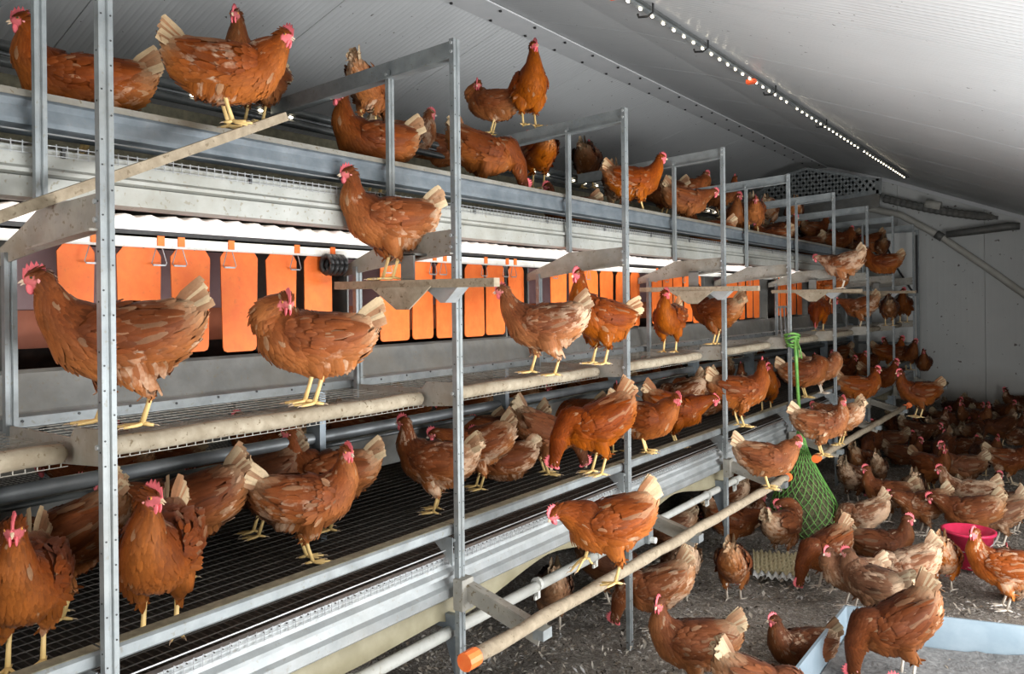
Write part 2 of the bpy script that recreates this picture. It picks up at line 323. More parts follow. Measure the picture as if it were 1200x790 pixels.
def hen_parts(pose, seed, coarse=False):
    """returns {part name: [Soup, ...]} in centimetres, feet on z = 0, facing +x"""
    rng = np.random.default_rng(seed)
    pit, drop, neck, hc, hyaw, hpit, legs = POSES[pose]; a = math.radians(pit); piv = (0, 20)
    hf, hl, hu = head_axes(hyaw, hpit); hc = np.array(hc, float)
    S = []
    for (x, y, z, w, h) in TRUNK: S.append([*rot_y((x, y, z), a, piv), w, h, 0, 1, 0])
    for i, (x, y, z, w, h) in enumerate(neck):
        q = math.radians(hyaw)*(i+.6)/(len(neck)+.8); S.append([x, y, z, w, h, -math.sin(q), math.cos(q), 0])
    if abs(hpit) > 50 or pose == 'lean' or pose == 'step': hst = [(-1.0, 0, 2.05, 2.2), (.6, 0, 1.85, 2.0), (1.9, -.1, 1.25, 1.35), (2.7, -.25, .65, .75)]
    else: hst = [(-.6, .15, 2.1, 2.2), (.7, .1, 1.8, 1.95), (1.9, -.1, 1.25, 1.35), (2.7, -.25, .65, .75)]
    for (dx, dz, w, h) in hst: S.append([*(hc + hf*dx + hu*dz), w, h, *hl])
    S = np.array(S); S[:, 2] -= drop; hc = hc - np.array([0, 0, drop])
    v, f, R, P, T, L, U = loft(S, 60, 20)
    LG = []
    if legs:
        for sgn, (fx, lift) in zip((1, -1), legs):
            hk = np.array([fx - 2.4 + lift*.1, sgn*3.5, 9.6 + lift*.75]); hip = np.array([1.0 + fx*.25, sgn*4.3, 17.0])
            kn = hip*.45 + hk*.55 + np.array([1.2, sgn*.3, 0])
            n0 = len(v); w = catmull([hip + (0, -sgn*1.5, 3), hip, kn, hk + (.3, 0, .3)], 9); rr = np.interp(np.linspace(0, 1, 9), [0, .3, .65, 1], [3.2, 4.6, 3.3, 1.25])
            tv, tf = tube(w, rr, 12); v += [list(map(float, p)) for p in tv]; f += [tuple(n0+i for i in t) for t in tf]
            LG.append((hk, np.array([fx, sgn*3.5, lift]), lift))
    V, N, F = remesh(v, f, .85 if coarse else .52)
    # nearest spine sample of every vertex
    d2 = ((V[:, None] - P[None])**2).sum(2); near = d2.argmin(1); s = near/59.0
    up = ((V - P[near])*U[near]).sum(1)/np.maximum(R[near, 4], .5)
    def tint(V, s, up):
        c = np.tile(RUST, (len(V), 1))
        def mix(c, col, k): k = np.clip(k, 0, 1)[:, None]; return c*(1-k) + col*k
        c = mix(c, DARK, np.clip(up, 0, 1)*.62*np.clip((s-.12)*6, 0, 1)*np.clip((.75-s)*6, 0, 1))
        c = mix(c, LIGHT, np.clip(-up-.1, 0, 1)*.7)
        c = mix(c, CREAM*.9, np.clip((.20-s)*5, 0, .75))
        c = mix(c, LIGHT, np.clip(-up-.2, 0, 1)*np.clip((.45-s)*5, 0, 1)*.8)
        c = mix(c, RUST*.62, np.clip((s-.64)*6, 0, .85))
        hd = V - hc; hx, hy, hz = hd@hf, hd@hl, hd@hu
        face = (hx > -.75) & (hz < .75) & (hz > -2.2) & (np.abs(hx)+np.abs(hz) < 3.6) & (s > .84)
        return c, face
    c, face = tint(V, s, up); c = c*rng.uniform(.9, 1.1, (len(V), 1)); c[face] = SKIN
    body = Soup(); body.add(V, F, c)
    out = {'body': [body]}
    # plumage
    tri = np.array([t for q in F for t in ((q[0], q[1], q[2]), (q[0], q[2], q[-1]))]) if len(F[0]) == 4 else np.array(F)
    A = V[tri]; ar = np.linalg.norm(np.cross(A[:, 1]-A[:, 0], A[:, 2]-A[:, 0]), axis=1)
    nc = 2600 if coarse else 18000
    ti = rng.choice(len(tri), nc, p=ar/ar.sum()); b = rng.dirichlet((1, 1, 1), nc)
    fp = (A[ti]*b[..., None]).sum(1); fn = unit(N[tri[ti]].sum(1)); vi = tri[ti][np.arange(nc), b.argmax(1)]; fs = s[vi]; fu = up[vi]
    rad = np.interp(fs, [0, .1, .5, .66, .8, .95, 1], [.78, .88, .88, .78, .62, .48, .45])*(2.7 if coarse else 1.0)
    fc, ff = tint(fp, fs, fu); ok = np.where(~ff & (fs < .965))[0]
    keep = ok[poisson(fp[ok], rad[ok], rng)]
    p, n, ss, uu, cc = fp[keep], fn[keep], fs[keep], fu[keep], fc[keep]
    flow = -T[near[vi[keep]]]; flow[:, 2] -= .25*np.clip(-uu, 0, 1)*(ss < .6); flow += rng.normal(0, .13, flow.shape)
    low = p[:, 2] < 15.5 - drop; flow[low & (np.abs(p[:, 1]) > 1.5)] = np.array([-.35, 0, -1.0])
    flow = unit(flow - n*(flow*n).sum(1, keepdims=True))
    Ln = np.interp(ss, [0, .12, .4, .62, .72, .85, .93, 1], [4.2, 4.4, 3.7, 3.3, 3.2, 2.3, 1.2, .8])*rng.uniform(.8, 1.15, len(p))
    Wn = np.interp(ss, [0, .12, .5, .66, .74, .9, 1], [1.6, 1.7, 1.55, 1.2, .85, .7, .5])*rng.uniform(.85, 1.15, len(p))
    fl = (uu < -.25) & (ss < .5); Ln[fl] *= 1.15; Wn[fl] *= 1.1
    if coarse: Ln *= 1.35; Wn *= 1.9
    cc = cc*rng.normal(1, .10, (len(p), 1)).clip(.7, 1.3); pale = rng.random(len(p)) < .02; cc[pale] = cc[pale]*.65 + CREAM*.3
    pl = Soup(); lift = np.interp(ss, [0, .5, .8, 1], [.12, .06, .07, .08])*rng.uniform(.3, 1.6, len(p)); lift[fl] += .07
    feathers(pl, p + n*.06, flow, n, Ln, Wn, cc, lift, cc*.86 + CREAM*.05, rng, bonus=.45*np.clip((.42-ss)*6, 0, 1)*np.clip(.35-uu, 0, 1) + .25*np.clip((.16-ss)*9, 0, 1))
    out['plumage'] = [pl]
    # wings: a shell that follows the flank, with coverts and flight feathers
    wings = []
    cx = np.interp
    TR = catmull(np.array(TRUNK), 40); o = TR[:, 0].argsort(); TR = TR[o]
    for sgn in (1, -1):
        w = Soup(); nu, nv = 13, 7; G = np.zeros((nu, nv, 3)); base = np.zeros((nu, nv))
        for i in range(nu):
            u = i/(nu-1); x = 8.2 - u*20.5; hh = cx(u, [0, .12, .45, .75, 1], [1.6, 4.0, 5.0, 3.6, 1.0]); zc = 22.6 + 2.6*u*u + .3*u
            for j in range(nv):
                q = j/(nv-1)*2-1; z = zc + hh*q; k = np.interp(x, TR[:, 0], np.arange(40)); r = [np.interp(k, np.arange(40), TR[:, t]) for t in (2, 3, 4)]
                e = min(1, abs((z-r[0])/r[2])); y = r[1]*math.sqrt(max(.02, 1-e*e))
                th = .35 + .95*math.sqrt(max(0, 1-q*q))*min(1, u*6)*(1-.3*u)
                if u > .8: y = max(y, 2.5+(1-u)*8)
                G[i, j] = rot_y((x, sgn*(y + th), z), a, piv) - np.array([0, 0, drop])
        gv = G.reshape(-1, 3); gf = [(i*nv+j, i*nv+j+1, (i+1)*nv+j+1, (i+1)*nv+j) for i in range(nu-1) for j in range(nv-1)]
        if sgn < 0: gf = [q[::-1] for q in gf]
        w.add(gv, gf, tuple(RUST*.75))
        inn = gv.copy(); inn[:, 1] -= sgn*1.0; ring = [i*nv for i in range(nu)] + [(nu-1)*nv+j for j in range(1, nv)] + [i*nv+nv-1 for i in range(nu-2, -1, -1)] + [j for j in range(nv-2, 0, -1)]
        kk = len(w.v); w.v += [tuple(inn[i]) for i in ring]; w.c += [tuple(RUST*.6)]*len(ring); m = len(ring)
        for i in range(m):
            q = (ring[i], ring[(i+1) % m], kk+(i+1) % m, kk+i); w.f.append(q if sgn < 0 else q[::-1]); w.m.append(0)
        gu = np.gradient(G, axis=0); gw = np.gradient(G, axis=1); gn = unit(np.cross(gu, gw)); gn *= np.sign(gn[..., 1:2]*sgn)
        pp, dd, nn, ll, ww, ccs, lf = [], [], [], [], [], [], []
        rows = [(.02, .52, 3.0, 1.7, 24), (.16, .62, 3.4, 1.8, 26), (.34, .72, 4.4, 2.0, 22)]
        cand = [(rng.uniform(.02, .52), rng.uniform(.02, .98), 3.0, 1.75, 0) for _ in range(18 if coarse else 60)]
        cand += [(rng.uniform(.30, .5), t, 4.6, 2.0, 1) for t in np.linspace(.04, .96, 6 if coarse else 12)]
        cand += [(.50 + .08*t, t, 7.4, 2.2, 2) for t in np.linspace(.05, .95, 5 if coarse else 9)]
        cand += [(.74 + .1*rng.random(), t, 7.0, 1.8, 2) for t in np.linspace(.15, .9, 4 if coarse else 7)]
        for (u, q, l_, w_, kind) in cand:
            i, j = min(nu-1, int(u*(nu-1))), min(nv-1, int(round(q*(nv-1))))
            d = unit(gu[i, j] + rng.normal(0, .03, 3)); pp.append(G[i, j] + gn[i, j]*(.25+.12*kind) + gw[i, j]*rng.uniform(-.4, .4)); dd.append(d); nn.append(gn[i, j])
            ll.append(l_*rng.uniform(.88, 1.1)); ww.append(w_); lf.append(.06)
            col = (RUST*.78 + DARK*.25) if kind < 2 else (RUST*.85 + DARK*.1)
            if rng.random() < (.07 if kind < 2 else .2): col = col*.7 + CREAM*.2
            ccs.append(col*rng.normal(1, .13))
        ccs = np.array(ccs)
        feathers(w, np.array(pp), np.array(dd), np.array(nn), np.array(ll), np.array(ww), ccs, np.array(lf), ccs*.8 + CREAM*.08, rng, curl=.05)
        wings.append(w)
    out['wing'] = wings
    # tail fan
    t = Soup(); pp, dd, nn, ll, ww, ccs = [], [], [], [], [], []
    for sgn in (1, -1):
        for i in range(8):
            e = math.radians(22 + 3.4*i) ; spl = .24 - .028*i
            d = unit((-math.cos(e), sgn*spl*.75, math.sin(e))); nrm = unit(np.cross(d, (0, sgn*-.25, 1.0))); nrm = unit(np.array([.25*math.sin(e), sgn*1.0, .35]) - d*np.dot(d, np.array([.25*math.sin(e), sgn*1.0, .35])))
            b = np.array([-13.6 + .25*i, sgn*(1.5-.12*i), 26.2 + .32*i])
            zz = np.zeros(3); dr = rot_y(d, a, (0, 0)); nr = rot_y(nrm, a, (0, 0))
            pp.append(rot_y(b, a, piv) - (0, 0, drop)); dd.append(dr); nn.append(nr); ll.append(7.2 + .25*i + rng.uniform(-.9, .5)); ww.append(3.0)
            col = CREAM*.9 if rng.random() < .55 else RUST*.8 + CREAM*.25
            ccs.append(col*rng.normal(1, .1))
    ccs = np.array(ccs); feathers(t, np.array(pp), np.array(dd), np.array(nn), np.array(ll), np.array(ww), ccs, np.full(len(pp), .02), ccs*.4+CREAM*.6, rng, curl=-.05, tip=.6)
    out['tail'] = [t]
    # comb
    cb = Soup(); prof = [(-2.1, 1.3, 2.3), (-1.5, 1.5, 3.5), (-1.0, 1.6, 2.9), (-.5, 1.7, 4.2), (0, 1.7, 3.1), (.5, 1.65, 4.3), (1.0, 1.5, 3.0), (1.4, 1.35, 3.9), (1.9, 1.0, 2.6), (2.3, .6, 2.9), (2.7, .3, 1.0)]
    vv = []
    for (x, z0, z1) in prof:
        for y, zz in ((.34, z0-.5), (.24, z1-.15), (0, z1), (-.24, z1-.15), (-.34, z0-.5)): vv.append(hc + hf*x + hl*y + hu*zz)
    n5 = len(prof); ff_ = [(i*5+j, i*5+j+1, (i+1)*5+j+1, (i+1)*5+j) for i in range(n5-1) for j in range(4)] + [(0, 1, 2, 3, 4), tuple((n5-1)*5+j for j in (4, 3, 2, 1, 0))]
    cb.add(vv, ff_, COMB); out['comb'] = [cb]
    wt = []
    for sgn in (1, -1):
        w = Soup(); v_, f_ = ball(hc + hf*1.55 + hl*sgn*.62 - hu*2.0, (.85, .32, 1.35), (hf, hl, hu)); w.add(v_, f_, COMB)
        v_, f_ = ball(hc - hf*.55 + hl*sgn*1.9 - hu*.6, (.5, .25, .75), (hf, hl, hu), 6, 4); w.add(v_, f_, (.80, .30, .28)); wt.append(w)
    out['wattle'] = wt
    bk = Soup()
    for sg, (ys, zs, ln) in ((1, (.72, .62, 1.9)), (-1, (.55, .35, 1.5))):
        pts = [hc + hf*(1.9+ln*q) + hu*(sg*.22 - .15 - .55*q*q - (.0 if sg > 0 else .1)) for q in (0, .4, .75, 1)]; v_, f_ = tube(pts, [ys*.9, ys*.62, ys*.34, .06], 6); bk.add(v_, f_, HORN)
    out['beak'] = [bk]
    ey = []
    for sgn in (1, -1):
        e = Soup(); c0 = hc + hf*.85 + hl*sgn*1.5 + hu*.42; v_, f_ = ball(c0, .46, (hf, hu, hl*sgn), 8, 6)
        dist = [np.linalg.norm((np.array(q)-c0)[...]-(hl*sgn*.46)) for q in v_]; e.add(v_, f_, [(.012, .01, .01) if d < .34 else (.62, .25, .05) for d in dist]); ey.append(e)
    out['eye'] = ey
    if legs:
        lg = []
        for hk, ft, lift in LG:
            l = Soup(); droop = lift > 3
            an = ft + np.array([.1, 0, 1.0]); pts = [hk + (0, 0, .6), hk, hk*.5 + an*.5 + np.array([-.1, 0, 0]), an]; v_, f_ = tube(pts, [.95, .72, .56, .66], 8); l.add(v_, f_, SHANK)
            for ang, ln in ((-32, 5.2), (0, 6.2), (32, 5.2), (172, 2.6)):
                d = np.array([math.cos(math.radians(ang)), math.sin(math.radians(ang)), 0]); dz = -.62 if droop else 0
                q = [an + (0, 0, -.1), ft + d*1.3 + (0, 0, .62), ft + d*ln*.6 + (0, 0, .52 + dz*ln*.5), ft + d*ln*.92 + (0, 0, .42 + dz*ln)]; v_, f_ = tube(q, [.55, .5, .42, .34], 6); l.add(v_, f_, SHANK)
                q = [ft + d*ln*.9 + (0, 0, .45 + dz*ln), ft + d*(ln+.55) + (0, 0, .4 + dz*ln), ft + d*(ln+1.1) + (0, 0, .08 + dz*(ln+.8))]; v_, f_ = tube(q, [.26, .18, .05], 5); l.add(v_, f_, (.42, .30, .20))
            lg.append(l)
        out['leg'] = lg
    return out

HEN_COARSE_ORDER = ['body', 'plumage', 'wing', 'tail', 'comb', 'wattle', 'beak', 'eye', 'leg']
HEN_MESH = {}
def hen_meshes(pose, far):
    if (pose, far) in HEN_MESH: return HEN_MESH[(pose, far)]
    parts = hen_parts(pose, 11 + list(POSES).index(pose)*7, coarse=far)
    mats = {'body': M['feather'], 'plumage': M['feather'], 'wing': M['feather'], 'tail': M['feather'], 'comb': M['flesh'], 'wattle': M['flesh'], 'beak': M['horn'], 'eye': M['eye'], 'leg': M['horn']}
    if far:
        j = Soup(); order = [M['feather'], M['flesh'], M['horn'], M['eye']]
        for k in HEN_COARSE_ORDER:
            for sp in parts.get(k, []): j.join(sp, order.index(mats[k]))
        r = [('hen', j.mesh('hen_far', order))]
    else:
        r = [(k, sp.mesh(k, [mats[k]])) for k in HEN_COARSE_ORDER for sp in parts.get(k, [])]
    HEN_MESH[(pose, far)] = r
    return r

HENS = 0
def hen(x, y, z, yaw, pose, label, tone=1.0, red=.5, white=.3, size=1.0, far=False, group=None, pitch=0):
    global HENS
    HENS += 1; seed = (HENS*0.6180339) % 1.0
    col = (tone, red, white, seed); ms = hen_meshes(pose, far)
    if far:
        o = bpy.data.objects.new('hen', ms[0][1]); COL.objects.link(o); root = o; o.color = col
    else:
        root = bpy.data.objects.new('hen', None); root.empty_display_size = .1; COL.objects.link(root)
        for k, me in ms:
            p = bpy.data.objects.new(k, me); p.parent = root; COL.objects.link(p); p.color = col if k != 'leg' else (1, 1, 1 if z < .3 else 0, seed)
            if k == 'plumage': p['kind'] = 'stuff'
    root.location = (x, y, z); root.rotation_euler = (0, math.radians(-pitch), math.radians(yaw)); root.scale = (size,)*3
    root['label'] = label; root['category'] = 'hen'; root['group'] = group or 'brown hens'
    return root

# ------------------------------------------------------------------ mesh helpers (metres)
class MB(Soup):
    def box(s, x0, x1, y0, y1, z0, z1, col=(1, 1, 1)):
        v = [(x, y, z) for x in (x0, x1) for y in (y0, y1) for z in (z0, z1)]
        s.add(v, [(0, 1, 3, 2), (4, 6, 7, 5), (0, 4, 5, 1), (2, 3, 7, 6), (0, 2, 6, 4), (1, 5, 7, 3)], col); return s
    def bar(s, a, b, w, h, up=(0, 0, 1)):
        a, b = np.array(a, float), np.array(b, float); d = unit(b-a); l = unit(np.cross(d, up)); u = np.cross(l, d)
        v = [p + l*w/2*i + u*h/2*j for p in (a, b) for i in (-1, 1) for j in (-1, 1)]
        s.add(v, [(0, 2, 3, 1), (4, 5, 7, 6), (0, 1, 5, 4), (2, 6, 7, 3), (0, 4, 6, 2), (1, 3, 7, 5)], (1, 1, 1)); return s
    def tube(s, pts, r, sides=8):
        v, f = tube(pts, [r]*len(pts) if not hasattr(r, '__len__') else r, sides); s.add(v, f, (1, 1, 1)); return s
    def prism(s, poly, axis, a, b):
        """closed 2-D outline extruded along an axis ('x': outline in y,z; 'y': in x,z; 'z': in x,y)"""
        n = len(poly); mk = {'x': lambda p, t: (t, p[0], p[1]), 'y': lambda p, t: (p[0], t, p[1]), 'z': lambda p, t: (p[0], p[1], t)}[axis]
        ar = sum(poly[i][0]*poly[(i+1) % n][1] - poly[(i+1) % n][0]*poly[i][1] for i in range(n))
        v = [mk(p, a) for p in poly] + [mk(p, b) for p in poly]; f = [(i, (i+1) % n, n+(i+1) % n, n+i) for i in range(n)] + [tuple(range(n))[::-1], tuple(range(n, 2*n))]
        if (ar > 0) == (axis == 'y'): f = [q[::-1] for q in f]
        if a > b: f = [q[::-1] for q in f]
        s.add(v, f, (1, 1, 1)); return s
    def sheet(s, line, y0, y1, t=.002):
        """a folded sheet: profile line in x,z with thickness, extruded along y"""
        L = np.array(line, float); T = unit(np.gradient(L, axis=0)); N = np.stack([-T[:, 1], T[:, 0]], 1)
        s.prism([tuple(p) for p in L + N*t/2] + [tuple(p) for p in (L - N*t/2)[::-1]], 'y', y0, y1); return s
    def ball(s, c, r, nu=8, nv=6):
        v, f = ball(c, r, None, nu, nv); s.add(v, f, (1, 1, 1)); return s
    def disc(s, c, ax, r, t, n=8):
        c = np.array(c, float); ax = np.array(ax, float); v, f = tube([c - ax*t/2, c + ax*t/2], [r, r], n); s.add(v, f, (1, 1, 1)); return s

def put(name, mb, mat, parent=None, smooth=False, loc=None, stuff=False, label=None):
    me = mb.mesh(name, [M[m] for m in ([mat] if isinstance(mat, str) else mat)], 1.0, smooth)
    o = bpy.data.objects.new(name, me); COL.objects.link(o)
    if parent: o.parent = parent
    if loc: o.location = loc
    if stuff: o['kind'] = 'stuff'
    if label: o['label'] = label
    return o
def tag(o, label, cat, group=None):
    o['label'] = label; o['category'] = cat
    if group: o['group'] = group
    return o
def thing(name, label, cat, loc=(0, 0, 0), group=None):
    o = bpy.data.objects.new(name, None); o.empty_display_size = .1; COL.objects.link(o); o.location = loc; return tag(o, label, cat, group)
def struct(name, mb=None, mat=None, smooth=False):
    o = put(name, mb, mat, smooth=smooth) if mb else bpy.data.objects.new(name, None)
    if not mb: COL.objects.link(o)
    o['kind'] = 'structure'; return o
def again(o, loc, parent=None):
    c = o.copy(); COL.objects.link(c); c.location = loc
    if parent: c.parent = parent
    return c
def again_tree(o, loc):
    r = again(o, loc)
    for ch in list(o.children):
        c = ch.copy(); COL.objects.link(c); c.parent = r
        for g in list(ch.children):
            d = g.copy(); COL.objects.link(d); d.parent = c
    return r

POST_Y = [.885, 2.081, 3.305, 4.528, 5.788, 7.034, 8.276, 9.516, 10.76]
Y_FAR = 12.3; XC = -3.24
Y0, Y1 = -1.2, 11.0        # the rows run from beside the camera to just short of the end wall

# ------------------------------------------------------------------ the building
def building():
    rng = np.random.default_rng(3)
    # floor of trodden litter
    nx, ny = 110, 190; X = np.linspace(-7.4, .97, nx); Y = np.linspace(-2.6, Y_FAR, ny); mb = MB(); V = []
    ph = rng.uniform(0, 6, 12)
    for y in Y:
        for x in X:
            z = .018*math.sin(x*3.1+ph[0]+math.sin(y*1.7)) + .016*math.sin(y*3.7+ph[1]+x) + .012*math.sin(x*9+y*7+ph[2]) + .008*math.sin(x*17-y*13+ph[3]) + rng.normal(0, .006)
            z += .14*max(0, (y-10.6)/1.7)**1.5; V.append((x, y, z - .02))
    mb.add(V, [(j*nx+i, j*nx+i+1, (j+1)*nx+i+1, (j+1)*nx+i) for j in range(ny-1) for i in range(nx-1)], (1, 1, 1))
    struct('floor', mb, 'litter', True)
    # wood chips, straw and moulted feathers lying in the litter
    n = 32000; mb = MB(); px = rng.uniform(-2.6, .9, n); d = rng.random(n)**1.6; py = 1.6 + d*8.0; L = rng.uniform(.004, .014, n)*(1+.25*(d < .4)); W = L*rng.uniform(.25, .7, n); a = rng.uniform(0, PI, n)
    t = rng.normal(0, .35, n); cols = np.array([(.34, .29, .23), (.18, .14, .10), (.50, .45, .38), (.05, .04, .03), (.56, .54, .52)]); ci = rng.choice(5, n, p=[.36, .27, .16, .13, .08])
    ca, sa = np.cos(a), np.sin(a); z = .004 + rng.uniform(-.008, .022, n)
    for i in range(n):
        u = (ca[i]*L[i], sa[i]*L[i], t[i]*L[i]); w = (-sa[i]*W[i], ca[i]*W[i], .2*W[i]*t[i]); k = len(mb.v); x, y, q = px[i], py[i], z[i]
        mb.v += [(x-u[0], y-u[1], q-u[2]), (x+w[0], y+w[1], q+w[2]+.003), (x+u[0], y+u[1], q+u[2]), (x-w[0], y-w[1], q-w[2]+.003)]
        c = tuple(cols[ci[i]]*rng.uniform(.7, 1.25)); mb.c += [c]*4; mb.f.append((k, k+1, k+2, k+3)); mb.m.append(0)
    o = put('litter_flakes', mb, 'flake', stuff=True); tag(o, 'loose wood chips, straw and feathers lying on the dark litter floor', 'litter')
    # roof: two cranked slopes of ribbed panels, laid side by side with open seams
    prof = {1: [(-3.14, 3.565), (-2.33, 3.31), (-.7, 2.66), (1.02, 1.93)], -1: [(-3.34, 3.565), (-4.15, 3.31), (-5.78, 2.66), (-7.5, 1.93)]}
    ceil = struct('ceiling'); pw = 1.215; ys = 3.335
    for sgn in (1, -1):
        P = prof[sgn]; mb = MB(); loop = P + [(x, z+.05) for x, z in P[::-1]]; mb.prism(loop, 'y', .003, pw-.003); first = None
        for k in range(-5, 8):
            y = ys + k*pw
            if y > Y_FAR: continue
            if first is None: first = put('roof_panel', mb, 'roof_panel', ceil, loc=(0, y, 0))
            else: again(first, (0, y, 0), ceil)
    mb = MB(); mb.prism([(-7.5, 2.02), (-4.15, 3.39), (-3.24, 3.66), (-2.33, 3.39), (1.02, 2.02), (1.02, 2.06), (-2.3, 3.43), (-3.24, 3.70), (-4.18, 3.43), (-7.5, 2.06)], 'y', -2.8, Y_FAR+.1); put('roof_deck', mb, 'nest_dark', ceil)
    # ridge cover strip with pairs of screws
    rd = struct('trim_1'); mb = MB(); mb.prism([(-3.13, 3.545), (-3.13, 3.557), (-3.35, 3.557), (-3.35, 3.545)], 'y', -2.6, Y_FAR); put('cover_strip', mb, 'roof_trim', rd)
    mb = MB(); mb.disc((0, 0, 0), (0, 0, 1), .011, .012, 6); first = None
    for i in range(28):
        for x in (-3.16, -3.32):
            p = (x + rng.normal(0, .004), 1.0 + .405*i + (.1 if x < -3.2 else 0), 3.540)
            if first is None: first = put('screw', mb, 'black_rubber', rd, loc=p)
            else: again(first, p, rd)
    # end wall in vertical panels
    wb = struct('wall_back'); edges = np.arange(-7.5, 1.1, 1.06)
    top = lambda x: np.interp(x, [-7.5, -5.78, -4.15, -3.34, -3.14, -2.33, -.7, 1.02], [1.93, 2.66, 3.31, 3.565, 3.565, 3.31, 2.66, 1.93])
    for a, b in zip(edges[:-1], edges[1:]):
        xs = [a+.002] + [q for q in (-5.78, -4.15, -3.34, -3.14, -2.33, -.7) if a < q < b] + [b-.002]
        mb = MB(); mb.prism([(a+.002, -.1), (b-.002, -.1)] + [(x, top(x)+.05) for x in xs[::-1]], 'y', Y_FAR, Y_FAR+.05); put('wall_panel', mb, 'wall_panel', wb)
    mb = MB(); mb.box(-7.5, 1.02, Y_FAR+.05, Y_FAR+.1, -.1, 1.95); mb.prism([(-7.5, 1.94), (1.02, 1.94), (-3.24, 3.66)], 'y', Y_FAR+.05, Y_FAR+.1); put('wall_backing', mb, 'nest_dark', wb)
    # cornice along the gable
    mb = MB()
    for a, b in (((-3.14, 3.53), (-2.33, 3.275)), ((-2.33, 3.275), (-.7, 2.625)), ((-.7, 2.625), (.95, 1.92))): mb.bar((a[0], Y_FAR-.02, a[1]), (b[0], Y_FAR-.02, b[1]), .05, .05)
    put('gable_strip', mb, 'roof_trim', struct('trim_2'))
    # left wall (hidden), right wall with a long pop-hole, near wall with an open door
    mb = MB(); mb.box(-7.5, -7.42, -2.6, Y_FAR, -.1, 2.0); struct('wall_left', mb, 'wall_panel')
    mb = MB(); xr0, xr1 = .97, 1.05; mb.box(xr0, xr1, -2.6, 1.0, -.1, 2.0).box(xr0, xr1, 5.2, Y_FAR, -.1, 2.0).box(xr0, xr1, 1.0, 5.2, -.1, .2).box(xr0, xr1, 1.0, 5.2, 1.4, 2.0); struct('wall_right', mb, 'wall_panel')
    mb = MB(); mb.box(-7.5, -.95, -2.66, -2.6, -.1, 2.0).box(.9, 1.05, -2.66, -2.6, -.1, 2.0).prism([(-7.5, 2.0), (-.95, 2.0), (-.95, 2.55), (.9, 2.55), (.9, 2.0), (1.05, 2.0), (-.9, 2.85), (-3.24, 3.62)], 'y', -2.66, -2.6); struct('wall_front', mb, 'wall_panel')

def ceiling_lamps():
    # LED rope along the right-hand roof slope
    t = thing('led_rope_light', 'bright rope of small LED lamps running along the right roof slope', 'light', (-1.79, 0, 3.05))
    mb = MB(); mb.box(-.012, .012, -1.0, 10.6, .0, .016); put('channel', mb, 'galvanised', t)
    mb = MB(); mb.tube([(.024, -1.0, .012), (.024, 5, .012), (.024, 10.6, .012)], .010, 6); put('cable', mb, 'dark_pipe', t)
    mb = MB(); mb.ball((0, 0, 0), (.007, .014, .006), 6, 4); first = None
    for i in range(86):
        y = -.6 + .13*i
        if i in (26, 51, 68): continue
        if first is None: first = put('diode', mb, 'led_lit', t, True, loc=(0, y, -.006))
        else: again(first, (0, y, -.006), t)
    mb = MB(); mb.tube([(.05, 0, .03), (.05, 0, -.02), (.02, 0, -.035), (-.03, 0, -.028), (-.035, 0, -.01)], .006, 5); f = put('hook', mb, 'black_rubber', t, loc=(0, 1.9, 0))
    for y in (2.95, 3.6, 4.3, 5.5, 6.8): again(f, (0, y, 0), t)
    mb = MB(); mb.box(-.03, .03, -.02, .02, -.03, -.005); f = put('cable_tie', mb, 'red_clip', t, loc=(0, 3.3, 0), label='small orange-red clip'); again(f, (0, 5.15, 0), t)

